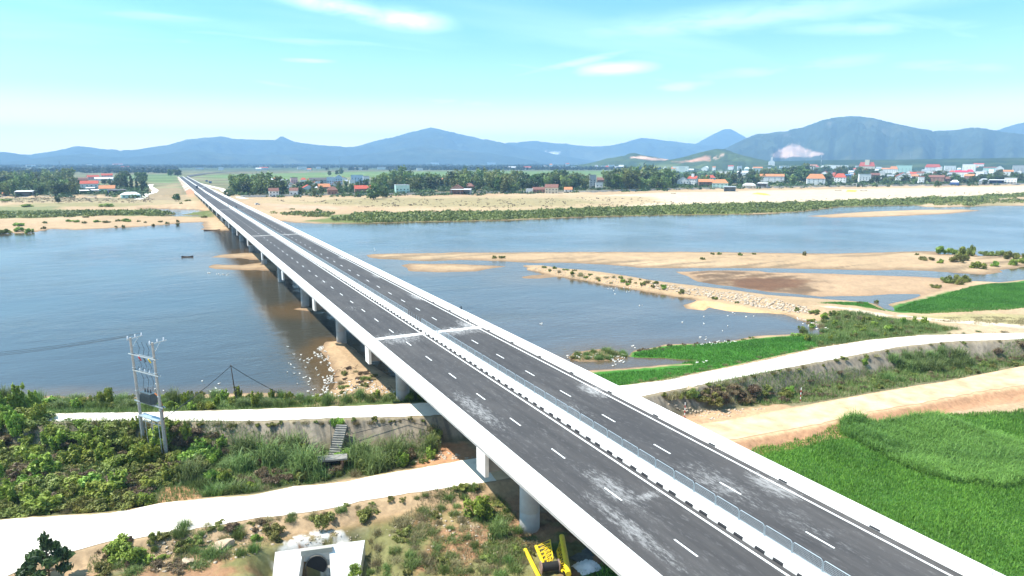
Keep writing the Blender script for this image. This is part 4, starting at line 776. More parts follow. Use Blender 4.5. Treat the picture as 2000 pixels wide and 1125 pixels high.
    else: rb.box((0, 0, wh+.12), (w_+.5, dp+.5, .24)); rb.box((0, -Y-.1, wh+.42), (w_+.5, .2, .36)); rb.box((0, Y+.1, wh+.42), (w_+.5, .2, .36))
    r_ = rb.build('roof', RC[rc], o)
    if roof == 'shed':
        for e in (-1, 0, 1): MB().box((e*(X-.2), -Y+.1, (wh-.3)/2), (.2, .2, wh-.3)).build('post', WC['grey'], o)
    elif not small:
        ns = max(1, int(h*.72/3.0)); nw = max(1, min(4, int(w_/3.2)))
        for f in range(ns):
            for i in range(nw):
                x = -X+(i+.5)*w_/nw; z = 1.7+f*3.0
                if f == 0 and i == nw//2: MB().box((x, -Y-.03, 1.1), (1.2, .10, 2.2)).build('door', m_wood, o); continue
                if z+.8 > wh: continue
                MB().box((x, -Y-.03, z), (1.3, .10, 1.3)).build('window', m_glass, o)
        if ns > 1 and roof == 'flat': MB().box((0, -Y-.55, 3.1), (w_*.9, 1.1, .16)).build('balcony', WC[wc], o)
    if tower:
        tw = tower*w_; MB().box((0, 0, h*.62), (tw, min(tw, dp*.8), h*1.24)).build('tower', WC[wc], o)
    return o
HT = [
 (35, 64, 373, 384, 'shed', 'white', 'grey', 'long open shed with pale metal roof at the left end of the far bank'),
 (7, 17, 375, 383, 'gable', 'orange', 'brick', 'tiny hut with orange roof at the far left edge'),
 (161, 191, 353, 370, 'gable', 'red', 'white', 'white walled house with bright red roof left of the bridge, behind pale sheds'),
 (197, 224, 362, 376, 'gable', 'orange', 'mint', 'green gabled house with orange tiled roof left of the bridge'),
 (158, 173, 371, 378, 'shed', 'white', 'grey', 'small shed with white roof in front of the white red roofed house'),
 (170, 184, 366, 373, 'shed', 'white', 'grey', 'small shed with pale blue white roof beside the green gabled house'),
 (180, 197, 370, 374, 'shed', 'white', 'brick', 'low white roofed shed between two red roofed houses left of the bridge'),
 (214, 244, 370, 379, 'shed', 'dark', 'navy', 'long dark open shed right of the green gabled house'),
 (239, 272, 375, 387, 'hip', 'white', 'mint', 'pale green shed with white hipped roof by the white lane left of the bridge'),
 (172, 192, 342, 351, 'gable', 'red', 'pink', 'red roofed house behind, above the white house left of the bridge'),
 (200, 219, 339, 348, 'gable', 'red', 'pink', 'long red roofed house farthest back left of the bridge'),
 (188, 220, 346, 353, 'gable', 'white', 'white', 'long low house with white roof behind the trees left of the bridge'),
 (152, 170, 347, 356, 'gable', 'brown', 'brick', 'dull brown roofed house beside trees left of the bridge'),
 (102, 114, 343, 349, 'flat', 'white', 'white', 'small white block standing alone among the trees on the left'),
 (125, 139, 331, 337, 'gable', 'red', 'pink', 'small pink house far away among the woods on the left'),
 (526, 544, 366, 383, 'gable', 'brown', 'white', 'little white house with brown roof, first right of the bridge'),
 (567, 583, 369, 383, 'gable', 'brown', 'white', 'white fronted house with dark brown roof behind the river wall, second from the bridge'),
 (591, 613, 361, 374, 'gable_front', 'red', 'white', 'house with the brightest scarlet roof right of the bridge'),
 (622, 644, 359, 373, 'gable', 'orange', 'brick', 'house with wide orange roof right of the scarlet roof'),
 (640, 659, 367, 382, 'hip', 'brown', 'brick', 'dark house with brown hipped roof just behind the river wall'),
 (693, 729, 362, 377, 'gable', 'red', 'brick', 'wide low house with dull red roof left of the big dark tree'),
 (772, 799, 363, 380, 'flat', 'white', 'mint', 'white building with mint green side wall, right of the big dark tree'),
 (640, 654, 346, 365, 'flat', 'white', 'blue', 'tall narrow pale blue house above the orange roof'),
 (655, 669, 341, 360, 'gable_front', 'grey', 'blue', 'tall blue house with pointed grey gable'),
 (686, 709, 342, 357, 'flat', 'teal', 'blue', 'light blue house with greenish roof in the back row'),
 (605, 638, 347, 358, 'gable', 'dark', 'grey', 'long grey house with dark roof in the back row near the bridge'),
 (709, 721, 344, 355, 'flat', 'grey', 'white', 'narrow white house right of the light blue house'),
 (800, 824, 343, 354, 'flat', 'grey', 'white', 'white house with grey upper block above the pale trees'),
 (844, 872, 348, 357, 'hip', 'orange', 'white', 'white low house with orange hipped roof above the belt of trees'),
 (780, 793, 341, 350, 'gable', 'bluet', 'white', 'small white house with blue roof in the back row'),
 (568, 581, 347, 359, 'flat', 'dark', 'pink', 'pink square house with dark flat roof behind the bridge side trees'),
 (541, 561, 350, 360, 'gable', 'grey', 'blue', 'pale blue house with grey roof nearest to the bridge in the back row'),
 (880, 906, 360, 378, 'gable_front', 'brown', 'brick', 'brown gabled house standing in front of the pale trees'),
 (882, 920, 369, 380, 'shed', 'white', 'grey', 'carport with white roof on slim posts under the pale trees'),
 (907, 926, 358, 372, 'hip', 'brown', 'brick', 'house with red brown hipped roof half hidden in the pale trees'),
 (1065, 1090, 360, 378, 'gable', 'brown', 'cream', 'steep brown roofed house with cream gable behind the long wall'),
 (1028, 1040, 369, 378, 'flat', 'white', 'white', 'tiny white box house behind the long wall'),
 (1040, 1064, 367, 377, 'gable', 'brown', 'brick', 'low brick shed with rusty roof left of the steep roofed house'),
 (1151, 1164, 342, 368, 'flat', 'grey', 'grey', 'tall narrow grey concrete house standing out of the trees'),
 (1163, 1177, 356, 370, 'flat', 'grey', 'white', 'small white house leaning on the tall grey concrete house'),
 (1166, 1183, 347, 357, 'gable', 'brown', 'brick', 'brown roofed house behind the tall grey concrete house'),
 (1102, 1117, 366, 376, 'gable', 'orange', 'white', 'small white house with orange roof near the long wall'),
 (1323, 1345, 345, 362, 'gable_front', 'dark', 'white', 'white gabled house with dark roof left of the house with a tower'),
 (1344, 1361, 344, 362, 'gable', 'red', 'white', 'white house with red roof and a small square tower', None, .3),
 (1375, 1396, 342, 354, 'hip', 'red', 'white', 'white two storey house with red hipped roof behind the orange roofs'),
 (1364, 1393, 350, 364, 'gable', 'orange', 'brick', 'wide orange roofed house right of the tower house'),
 (1391, 1421, 351, 368, 'hip', 'orange', 'mint', 'mint green house with red orange roof near the sand'),
 (1414, 1436, 364, 374, 'shed', 'grey', 'grey', 'open hut with grey roof at the edge of the white sand'),
 (1451, 1475, 357, 367, 'hip', 'white', 'cream', 'low cream pavilion with white roof left of the tall trees'),
 (1480, 1498, 357, 367, 'shed', 'white', 'grey', 'white roofed shelter below the long red roofed building'),
 (1484, 1529, 340, 357, 'gable', 'orange', 'white', 'longest red tiled building with white walls'),
 (1314, 1344, 325, 335, 'flat', 'white', 'white', 'long white flat roofed hall far behind the trees'),
 (1404, 1423, 335, 345, 'flat', 'white', 'white', 'plain white block right of the long hall'),
 (1440, 1462, 334, 343, 'gable', 'white', 'white', 'white roofed house behind the dark round trees'),
 (1576, 1609, 340, 361, 'hip', 'orange', 'white', 'white villa with broad orange roof between two dark trees'),
 (1630, 1651, 339, 358, 'hip', 'red', 'white', 'white two storey house with red roof left of the blue tarpaulin roof'),
 (1651, 1661, 341, 350, 'shed', 'bluet', 'blue', 'hut with bright blue tarpaulin roof'),
 (1677, 1698, 340, 356, 'flat', 'grey', 'white', 'white house with flat grey roof right of the concrete gate'),
 (1678, 1706, 317, 336, 'hip', 'red', 'cream', 'tall cream villa with red turret roof', None, .28),
 (1722, 1739, 328, 338, 'gable', 'orange', 'white', 'house with orange roof right of the cream villa'),
 (1737, 1752, 325, 339, 'hip', 'orange', 'white', 'taller house with two tiered orange roof beside the mint block'),
 (1752, 1778, 323, 338, 'flat', 'teal', 'mint', 'large mint green flat roofed block in the town'),
 (1750, 1776, 337, 354, 'gable_front', 'red', 'white', 'white gabled house with scarlet roof below the mint block'),
 (1778, 1790, 336, 346, 'gable', 'red', 'white', 'small house with scarlet roof right of the white gabled house'),
 (1716, 1727, 333, 344, 'gable_front', 'white', 'white', 'narrow white gable house with blue shutters below the orange roofs'),
 (1616, 1651, 323, 332, 'flat', 'white', 'white', 'long pale hall in the back of the town below the lattice mast'),
 (1561, 1578, 326, 336, 'hip', 'crimson', 'pink', 'pink house with crimson hipped roof in the back of the town'),
 (1544, 1563, 325, 336, 'flat', 'white', 'white', 'white terrace of two storeys left of the pink house'),
 (1808, 1834, 321, 335, 'hip', 'red', 'white', 'white three storey house with small red top right of the mint block'),
 (1866, 1888, 333, 347, 'gable', 'crimson', 'white', 'long white house with vivid crimson roof'),
 (1887, 1900, 331, 342, 'hip', 'crimson', 'white', 'smaller crimson roofed house joined to the long white one'),
 (1885, 1901, 340, 351, 'gable', 'orange', 'brick', 'orange roofed house below the crimson roofs'),
 (1881, 1903, 321, 336, 'flat', 'white', 'white', 'tall plain white building above the crimson roofs'),
 (1902, 1919, 319, 333, 'gable', 'red', 'white', 'white house with red gable right of the tall plain building'),
 (1950, 1975, 332, 345, 'gable', 'orange', 'white', 'white house with bright orange roof near the right edge'),
 (1979, 2003, 323, 338, 'flat', 'grey', 'grey', 'grey flat roofed building at the right edge of the town'),
 (1945, 1958, 324, 337, 'gable_front', 'white', 'white', 'white steep gabled house left of the grey building at the right edge'),
 (1857, 1871, 352, 362, 'hip', 'white', 'navy', 'blue walled hut with pale roof on the river wall'),
 (1934, 1958, 351, 360, 'shed', 'white', 'navy', 'long white roofed shed with blue back wall on the river wall'),
 (1913, 1929, 349, 360, 'hip', 'grey', 'grey', 'grey hipped hut left of the long white roofed shed'),
 (1963, 1983, 348, 359, 'flat', 'white', 'white', 'white house with canopy roof near the right edge of the wall'),
 (1815, 1842, 342, 357, 'gable', 'brown', 'brick', 'large house with broad brown roof in the front row'),
 (1793, 1803, 345, 359, 'flat', 'red', 'white', 'narrow white house with red canopy left of the brown roof'),
 (1791, 1803, 335, 347, 'gable', 'brown', 'white', 'white house with brown roof behind the red canopy'),
 (1841, 1857, 345, 357, 'gable', 'brown', 'brick', 'brown roofed cottage right of the broad brown roof'),
 (1700, 1716, 338, 350, 'gable', 'brown', 'brick', 'brick house with brown roof between white gables of the town'),
 (1905, 1921, 335, 346, 'flat', 'white', 'white', 'white house in the gap right of the crimson roofs'),
 (1922, 1943, 326, 336, 'gable', 'brown', 'mint', 'mint house with brown roof between two white gables'),
 (1845, 1864, 324, 336, 'flat', 'white', 'white', 'low white terrace left of the tall plain building'),
 (1470, 1488, 326, 338, 'gable', 'orange', 'white', 'orange roofed white house behind the long red tiled building'),
 (1500, 1512, 312, 331, 'gable_front', 'grey', 'white', 'white church with thin tower at the back of the town', None, .3)]
for t in HT: house(*t[:8], tower=(t[9] if len(t) > 9 else None))
# concrete gate frame on the river wall
p = at(1669, 365); g = thing('gate_frame', 'white concrete portal frame standing on the river wall', 'gate', p, -.9)
for e in (-1, 1): MB().box((e*2.4, 0, 2.2), (.7, .7, 4.5)).build('post', m_conc, g)
MB().box((0, 0, 4.65), (6.2, .9, .5)).build('lintel', m_conc, g)
# small roofs farther back in the town, nothing tells them apart
fl = [('red', 'white', 'small white house with red roof among the far rooftops of the town'), ('white', 'white', 'small pale house with white roof among the far rooftops of the town'), ('orange', 'white', 'small house with orange roof among the far rooftops of the town'), ('grey', 'white', 'small house with grey roof among the far rooftops of the town')]
for zone, n in (([(1290, 322), (1480, 321), (1480, 334), (1290, 338)], 42), ([(1480, 318), (1700, 317), (1720, 331), (1480, 334)], 88), ([(1700, 322), (2000, 320), (2000, 340), (1720, 345)], 84), ([(1560, 336), (1860, 338), (1990, 345), (1860, 350), (1600, 350)], 44), ([(530, 354), (760, 350), (760, 366), (540, 372)], 26), ([(1000, 325), (1300, 324), (1300, 331), (1000, 332)], 16)):
    for x, y in scatter(zone, n, 7.0, 2.0):
        if any(abs(x-a) < c*.42 and -1 < b-y < d*.9 for a, b, c, d in HOUSES[:len(HT)]): continue
        rf, wl, lb = rnd.choice(fl); ww = rnd.uniform(6, 13); hh = rnd.uniform(5, 9)
        if x < 800: lb = lb.replace('the far rooftops of the town', 'the trees of the village right of the bridge')
        house(x-ww/2, x+ww/2, y-hh, y, rnd.choice(['gable', 'hip', 'flat', 'gable_front']), rf, wl, lb, 'small roofs crowded together beyond the far bank', small=True)
for x, y in ((60, 327), (175, 326), (230, 325), (245, 329), (390, 331), (432, 332), (505, 333), (515, 331), (590, 331), (604, 333), (622, 330), (700, 332), (745, 331), (820, 333), (985, 330), (1000, 331), (1030, 331), (1120, 330), (1180, 329), (1095, 328), (1217, 328), (850, 323), (960, 322), (1820, 312), (1880, 309), (1910, 310), (1730, 318)):
    ww = rnd.uniform(8, 18); rf, wl, lb = rnd.choice(fl); house(x-ww/2, x+ww/2, y-rnd.uniform(4, 6), max(y, 322), rnd.choice(['gable', 'flat']), rf, wl, 'tiny pale farmhouse far out in the plain', 'tiny houses far out in the plain', small=True)
# ------------------------------------------------------------------ river walls
m_bankw = simple('bank_wall_concrete', (0.60, 0.57, 0.50), (0.42, 0.39, 0.33), 0.12, 0.9, lo=.42, hi=.62); m_wallc = simple('weathered_concrete', (0.40, 0.38, 0.33), (0.24, 0.22, 0.18), 0.12, 0.9, lo=.42, hi=.62)
def wallrun(pts, h, name, lab):
    mb = MB(); q = [Vector((*P(x, y, 2.0), 0)) for x, y in pts]; vs = []
    for i, a in enumerate(q):
        t = (q[min(i+1, len(q)-1)]-q[max(i-1, 0)]).normalized(); n = Vector((-t.y, t.x, 0)); b0 = 1.4; z1 = 2.2+h
        for off, z in ((-.9, b0), (-.55, z1), (.0, z1), (.05, b0)): v = a+n*(off+1.2); vs.append((v.x, v.y, z))
    fs = []
    for i in range(len(q)-1):
        for k in range(4): fs.append((i*4+k, (i+1)*4+k, (i+1)*4+(k+1) % 4, i*4+(k+1) % 4))
    mb.add(vs, fs); return mb.build(name, m_bankw, label=lab, category='wall')
wallrun([(-200, 387), (0, 385.5), (150, 385), (290, 385)], .9, 'river_wall', 'low pale concrete wall along the far bank left of the bridge')
wallrun([(470, 386), (600, 383.5), (700, 382), (850, 380.5), (1000, 377), (1150, 376.5), (1300, 371.5), (1420, 369.5), (1600, 366), (1750, 364), (1900, 362), (2000, 361), (2200, 357.5)], 2.3, 'river_wall', 'long weathered concrete wall along the far bank right of the bridge')
def strip(name, pts, wd, z, mat):
    mb = MB(); q = [Vector((*P(x, y, z), 0)) for x, y in pts]; vs = []
    for i, a in enumerate(q):
        t = (q[min(i+1, len(q)-1)]-q[max(i-1, 0)]).normalized(); n = Vector((-t.y, t.x, 0))*wd/2
        for e in (-1, 1): v = a+n*e; vs.append((v.x, v.y, max(float(gz(v.x, v.y)[0]), .1)+.12))
    mb.add(vs, [(2*i, 2*i+1, 2*i+3, 2*i+2) for i in range(len(q)-1)]); return mb.build(name, mat, kind='structure')
strip('path', [(268, 387), (278, 384), (285, 381), (300, 377), (304, 373), (298, 369), (292, 365), (296, 361)], 7, 3.5, m_crete)
strip('path', [(395, 361), (415, 366), (433, 370), (440, 375), (455, 380), (470, 384), (480, 385.5)], 7, 3.5, m_crete)
# ------------------------------------------------------------------ trees
def lab_tree(kind, x):
    side = 'left of the bridge' if x < 380 else ('near the bridge on its right' if x < 760 else ('behind the long river wall' if x < 1300 else 'between the houses of the town'))
    return {'round': 'dark round tree on the far bank ', 'bamboo': 'pale feathery bamboo clump on the far bank ', 'tall': 'slender dark tree on the far bank '}[kind]+side
def grove(zone, n, hpx, kinds, dx=7.5, dy=3.2, spread=1.0):
    def keep(x, y): return not any(abs(x-a) < c/2+2 and 0 <= y-b < 7 for a, b, c, d in HOUSES)
    for x, y in scatter(zone, n, dx, dy, keep=keep):
        k = rnd.choice(kinds); p = at(x, y); h = rnd.uniform(*hpx)*1.22*pxm(p); tree(k, p-Vector((0, 0, .2)), h, lab_tree(k, x), 'trees of the far bank', spread*rnd.uniform(.85, 1.2))
rnd.seed(11)
grove([(-20, 382), (-20, 358), (60, 356), (135, 358), (150, 366), (142, 384), (66, 384), (66, 372), (34, 371), (20, 383)], 52, (17, 27), ['bamboo', 'bamboo', 'round'])
grove([(-20, 357), (-20, 346), (140, 345), (150, 356)], 22, (12, 18), ['round', 'bamboo', 'round'])
grove([(226, 369), (225, 352), (280, 356), (283, 376), (262, 372)], 13, (15, 23), ['round', 'tall', 'round'])
grove([(196, 362), (215, 360), (222, 366), (196, 361)], 3, (9, 12), ['round'])
grove([(440, 372), (470, 366), (545, 364), (560, 374), (548, 382), (470, 382)], 26, (20, 29), ['bamboo', 'round', 'bamboo'])
grove([(548, 383), (550, 366), (740, 360), (760, 378)], 40, (8, 16), ['round', 'round', 'bamboo', 'tall'])
grove([(735, 364), (760, 356), (870, 359), (1010, 356), (1010, 376), (870, 374), (740, 376)], 56, (18, 31), ['bamboo', 'bamboo', 'round'])
grove([(1000, 360), (1140, 358), (1150, 372), (1000, 375)], 34, (16, 27), ['bamboo', 'round', 'round'])
grove([(1180, 358), (1300, 356), (1310, 370), (1190, 374)], 32, (20, 32), ['bamboo', 'bamboo', 'round'])
grove([(1300, 352), (1500, 343), (1560, 348), (1560, 362), (1310, 368)], 40, (12, 20), ['round', 'round', 'bamboo', 'tall'])
grove([(1525, 362), (1525, 345), (1580, 344), (1570, 361)], 9, (18, 26), ['round'])
grove([(1609, 360), (1630, 342), (1700, 340), (1720, 354), (1790, 352), (1990, 345), (1990, 357), (1800, 360)], 60, (10, 17), ['round', 'round', 'round', 'bamboo'])
grove([(1540, 340), (1700, 336), (1720, 345), (1540, 347)], 36, (9, 14), ['round'])
grove([(900, 340), (915, 339), (915, 341), (900, 342)], 2, (12, 15), ['round']); grove([(1255, 334), (1280, 333), (1280, 335), (1255, 336)], 3, (12, 16), ['tall', 'round']); grove([(640, 341), (670, 340), (670, 343), (640, 344)], 3, (9, 12), ['round']); grove([(330, 345), (348, 344), (348, 346), (332, 348)], 3, (12, 15), ['round'])
for x, y, hp, lab, sp in ((730, 389, 32, 'largest dark spreading tree standing in front of the river wall', 1.25), (344, 393, 17, 'dark round tree alone on the dry ground beside the bridge embankment', 1.15), (114, 397, 16, 'dark round tree alone in front of the low left wall', .95), (748, 386, 24, 'dark tree close to the right side of the largest dark tree', 1.0), (1832, 366, 15, 'green bush like tree leaning over the river wall below the brown roof', 1.2), (1923, 361, 13, 'small round tree on the wall beside the grey hipped hut', 1.0), (1770, 356, 16, 'broad dark tree below the white gabled house', 1.6)):
    p = at(x, y); tree('round', p-Vector((0, 0, .3)), hp*pxm(p), lab, None, sp)
# far woods: nobody could count them
rng = np.random.default_rng(5); N = 26000; X = rng.uniform(-250, 2250, N); Yp = 320.2+(rng.uniform(0, 1, N)**1.3)*18; ok = []
dens = fbm(X/70, Yp/3.2, 201, 3); fld = ((X > 395) & (X < 1300) & (Yp > 332.5)) | ((X > 345) & (X < 600) & (Yp > 328)) | ((X > 1290) & (Yp > 329))
keepm = (dens > -.25) & ~fld & ((Yp < 336) | (X < 340)); X = X[keepm]; Yp = Yp[keepm]
d = FW[None]*FPX+RT[None]*(X[:, None]-1000)-UP[None]*(Yp[:, None]-562.5); t = (4.0-CAMZ)/d[:, 2]; bx = d[:, 0]*t; by = d[:, 1]*t; rr = np.hypot(bx, by); m = (rr < 15000); bx = bx[m]; by = by[m]; rr = rr[m]; n = len(bx)
hh = rng.uniform(6, 12, n); K = 16; q = rng.normal(size=(n, K, 3)); q /= np.linalg.norm(q, axis=2)[..., None]; q[..., 2] = np.abs(q[..., 2])
ww = hh[:, None, None]*np.array((.55, .55, .8))*(1+np.clip(rr/5000, 0, 2))[:, None, None]**.5; c = np.stack([bx, by, gz(bx, by)], 1)[:, None]+q*ww*rng.uniform(.6, 1, (n, K, 1)); c[..., 2] += hh[:, None]*.15
c = c.reshape(-1, 3); nn = (q+rng.normal(0, .6, q.shape)).reshape(-1, 3); nn /= np.linalg.norm(nn, axis=1)[:, None]; a = np.cross(nn, rng.normal(size=nn.shape)); a /= np.linalg.norm(a, axis=1)[:, None]; b_ = np.cross(nn, a); s_ = (np.repeat(hh, K)*rng.uniform(.18, .34, n*K)*np.repeat(1+rr/9000, K))[:, None]
V = np.stack([c-a*s_, c-b_*s_, c+a*s_, c+b_*s_], 1).reshape(-1, 3)
link('far_woods', np_mesh('far_woods', V, np.arange(len(V)).reshape(-1, 4), ml_far, tone=np.repeat(np.clip(np.repeat(rng.uniform(.1, .9, n), K)+rng.normal(0, .15, n*K), 0, 1), 4)), kind='stuff')
# low scrub along the far shore
def shrubs(name, polys, n, h, wd, mat, seed, z=1.0, tone=(.1, .9), leaf=8):
    rng = np.random.default_rng(seed); PX = []
    for pl, k in polys:
        xs = [p[0] for p in pl]; ys = [p[1] for p in pl]; c = rng.uniform((min(xs), min(ys)), (max(xs), max(ys)), (int(n*k*3), 2)); ins = sdist(c[:, 0], c[:, 1], pl, 40)+fbm(c[:, 0]/14, c[:, 1]/5, seed, 3)*3 > 0; PX.append(c[ins][:int(n*k)])
    c = np.concatenate(PX); d = FW[None]*FPX+RT[None]*(c[:, 0:1]-1000)-UP[None]*(c[:, 1:2]-562.5); t = (z-CAMZ)/d[:, 2]; bx = d[:, 0]*t; by = d[:, 1]*t; k = len(bx)
    bz = gz(bx, by); g = bz > .12; bx = bx[g]; by = by[g]; bz = bz[g]; k = len(bx); H = h*rng.uniform(.5, 1.3, k)*(1+.4*fbm(bx/14, by/14, seed+3, 3))
    q = rng.normal(size=(k, leaf, 3)); q /= np.linalg.norm(q, axis=2)[..., None]; q[..., 2] = np.abs(q[..., 2]); cc = np.stack([bx, by, bz], 1)[:, None]+q*np.stack([H*wd, H*wd, H], 1)[:, None]*rng.uniform(.5, 1, (k, leaf, 1))
    cc = cc.reshape(-1, 3); nn = (q+rng.normal(0, .7, q.shape)).reshape(-1, 3); nn /= np.linalg.norm(nn, axis=1)[:, None]; a = np.cross(nn, rng.normal(size=nn.shape)); a /= np.linalg.norm(a, axis=1)[:, None]; b_ = np.cross(nn, a); s_ = (np.repeat(H, leaf)*rng.uniform(.25, .5, k*leaf))[:, None]
    V = np.stack([cc-a*s_, cc-b_*s_*.8, cc+a*s_, cc+b_*s_*.8], 1).reshape(-1, 3); tn = np.repeat(np.clip(np.repeat(rng.uniform(*tone, k)+.35*fbm(bx/25, by/60, seed+5, 3), leaf)+rng.normal(0, .12, k*leaf), 0, 1), 4)
    return link(name, np_mesh(name, V, np.arange(len(V)).reshape(-1, 4), mat, tone=tn), kind='stuff')
ml_scrub = leafmat('river_scrub_leaves', (0.06, 0.08, 0.018), (0.235, 0.265, 0.07), hue=0)
ml_brown = leafmat('dry_leaves', (0.05, 0.035, 0.022), (0.19, 0.135, 0.085), hue=.02)
shrubs('river_scrub', [([(640, 428), (700, 419), (820, 416), (1000, 413), (1250, 405), (1420, 399), (1500, 398), (1640, 393), (1640, 402), (1560, 412), (1420, 417), (1150, 421), (900, 430), (700, 433)], 1.0), ([(1500, 400), (1700, 391), (1780, 389), (1900, 384), (2060, 376), (2060, 382), (1900, 393), (1780, 400), (1640, 404)], .55), ([(0, 428), (200, 422), (345, 421), (350, 415), (200, 414), (0, 417)], .35), ([(530, 418), (660, 416), (640, 424), (560, 421)], .05), ([(1800, 396), (2000, 388), (2000, 396), (1850, 401)], .08)], 5200, 1.7, 1.2, ml_scrub, 301)
shrubs('dry_scrub', [([(-50, 396), (300, 396), (300, 387), (-50, 388)], .5), ([(520, 392), (1250, 386), (1350, 396), (1000, 408), (700, 402)], .4), ([(1200, 398), (1500, 392), (2000, 372), (2000, 378), (1500, 398)], .25)], 800, 1.0, 1.6, ml_brown, 305, 2.0)
shrubs('village_thicket', [([(-30, 382), (-30, 350), (140, 350), (150, 383)], .5), ([(150, 378), (150, 364), (290, 364), (285, 384)], .25), ([(440, 382), (450, 368), (560, 366), (740, 362), (1010, 358), (1300, 356), (1310, 370), (1000, 376), (740, 381)], 1.3), ([(1300, 352), (1500, 344), (2000, 340), (2000, 358), (1560, 364), (1310, 369)], 1.7), ([(1290, 338), (1480, 334), (1700, 330), (2000, 328), (2000, 341), (1500, 345), (1300, 352)], 1.9), ([(1290, 329), (1480, 324), (2010, 319), (2010, 330), (1480, 334), (1290, 338)], 1.6)], 1500, 3.2, 1.3, ml_dark, 309, 4.0, leaf=12)
# ------------------------------------------------------------------ shrubs and grass of the near bank
ml_b1 = leafmat('shrub_leaves', (0.055, 0.105, 0.010), (0.31, 0.42, 0.06)); ml_b2 = leafmat('olive_leaves', (0.07, 0.09, 0.015), (0.30, 0.325, 0.075)); ml_b3 = leafmat('withered_leaves', (0.07, 0.048, 0.025), (0.23, 0.165, 0.09), hue=.02)
ml_gr = leafmat('grass_blades', (0.045, 0.085, 0.016), (0.18, 0.26, 0.06), hue=.03); ml_reed = leafmat('reed_blades', (0.05, 0.095, 0.02), (0.22, 0.30, 0.09), hue=.02, trans=.35); ml_dryg = leafmat('dry_grass_blades', (0.15, 0.125, 0.05), (0.34, 0.30, 0.15), hue=.02)
ml_lawn = leafmat('lawn_blades', (0.032, 0.115, 0.012), (0.12, 0.33, 0.04), hue=0, trans=.3); ml_field = leafmat('field_blades', (0.03, 0.09, 0.008), (0.15, 0.31, 0.032), hue=0, trans=.3)
ml_tallg = leafmat('tall_grass_blades', (0.035, 0.10, 0.012), (0.22, 0.40, 0.07), hue=0, trans=.35)
def bush_mesh(kind, v):
    rng = np.random.default_rng(500+v*13+len(kind)*3); bl = []
    if kind == 'leafy':
        for i in range(12): a = rng.uniform(0, 6.28); q = rng.uniform(0, .75); bl.append((math.cos(a)*q, math.sin(a)*q, rng.uniform(.2, .8)*(1-.35*q), .34, .34, .26, rng.uniform(.15, 1)))
        V, F, t = leafcloud(rng, bl, 1900, .10, 1.5, .42); m = ml_b1
    elif kind == 'olive':
        for i in range(14): a = rng.uniform(0, 6.28); q = rng.uniform(0, .85); bl.append((math.cos(a)*q, math.sin(a)*q, rng.uniform(.15, .75)*(1-.4*q), .26, .26, .24, rng.uniform(.1, .9)))
        V, F, t = leafcloud(rng, bl, 2000, .08, 1.8, .5, .1); m = ml_b2
    elif kind == 'withered':
        for i in range(12): a = rng.uniform(0, 6.28); q = rng.uniform(0, .85); bl.append((math.cos(a)*q, math.sin(a)*q, rng.uniform(.12, .62)*(1-.3*q), .28, .28, .22, rng.uniform(.1, .9)))
        V, F, t = leafcloud(rng, bl, 1600, .07, 2.6, .6, .1); m = ml_b3
    elif kind == 'plume':
        for i in range(9):
            a = rng.uniform(0, 6.28); q = rng.uniform(.05, .6); h = rng.uniform(.6, 1.15)
            for e in (.25, .6, .95): bl.append((math.cos(a)*q*(.5+.6*e), math.sin(a)*q*(.5+.6*e), h*e, .22*(1.15-.5*e), .22*(1.15-.5*e), .2, rng.uniform(.3, 1)))
        V, F, t = leafcloud(rng, bl, 1900, .09, 2.4, .5, .2); m = ml_b1
    elif kind == 'reed':
        b = rng.normal(0, .33, (330, 3)); b[:, 2] = 0; V, F, t = blades(rng, 330, b, 1.35, .075, .38, .75, (.15, 1), 4); m = ml_reed
    elif kind == 'tuft':
        b = np.clip(rng.normal(0, .34, (300, 3)), -.6, .6); b[:, 2] = 0; V, F, t = blades(rng, 300, b, .95, .05, .45, .6, (.1, 1), 3); m = ml_gr
    elif kind == 'dry':
        b = np.clip(rng.normal(0, .34, (260, 3)), -.6, .6); b[:, 2] = 0; V, F, t = blades(rng, 260, b, .8, .045, .5, .5, (.1, 1), 2); m = ml_dryg
    return np_mesh('foliage', V, F, m, tone=t)
BUSH = {k: [bush_mesh(k, v) for v in range(3)] for k in ('leafy', 'olive', 'withered', 'plume', 'reed', 'tuft', 'dry')}
BNAME = dict(leafy='leafy_shrub', olive='shrub', withered='withered_shrub', plume='feathery_shrub', reed='reed_clump', tuft='grass_tuft', dry='dry_grass_tuft')
BCAT = dict(leafy='shrub', olive='shrub', withered='shrub', plume='shrub', reed='reeds', tuft='grass tuft', dry='grass tuft')
BLAB = dict(leafy='broad leaved green shrub ', olive='dull olive shrub ', withered='brown withered shrub ', plume='light green feathery shrub ', reed='tall arching reed clump ', tuft='green grass tuft ', dry='straw coloured grass tuft ')
nb_ = 0
def bush(kind, p, w_, h, label, group=None):
    global nb_
    nb_ += 1; o = link(BNAME[kind], BUSH[kind][nb_ % 3], None, p-Vector((0, 0, .08)), label=label, category=BCAT[kind], group=group); o.rotation_euler = (0, 0, rnd.uniform(0, 6.28)); o.scale = (w_, w_*rnd.uniform(.85, 1.15), h); return o
BARE = [(296, 992), (312, 945), (388, 938), (398, 980)]
def thicket(zone, n, dx, dy, kinds, wr, hr, where, group, keep=None):
    for x, y in scatter(zone, n, dx, dy, 25, keep or (lambda a, b: not inpoly(a, b, BARE))):
        k = rnd.choice(kinds); s_ = rnd.uniform(.75, 1.2); bush(k, at(x, y), rnd.uniform(*wr)*s_, rnd.uniform(*hr)*s_*(1.15 if k in ('reed', 'plume') else .9), BLAB[k]+where, group)
rnd.seed(21)
TL = 'in the thicket left of the bridge'
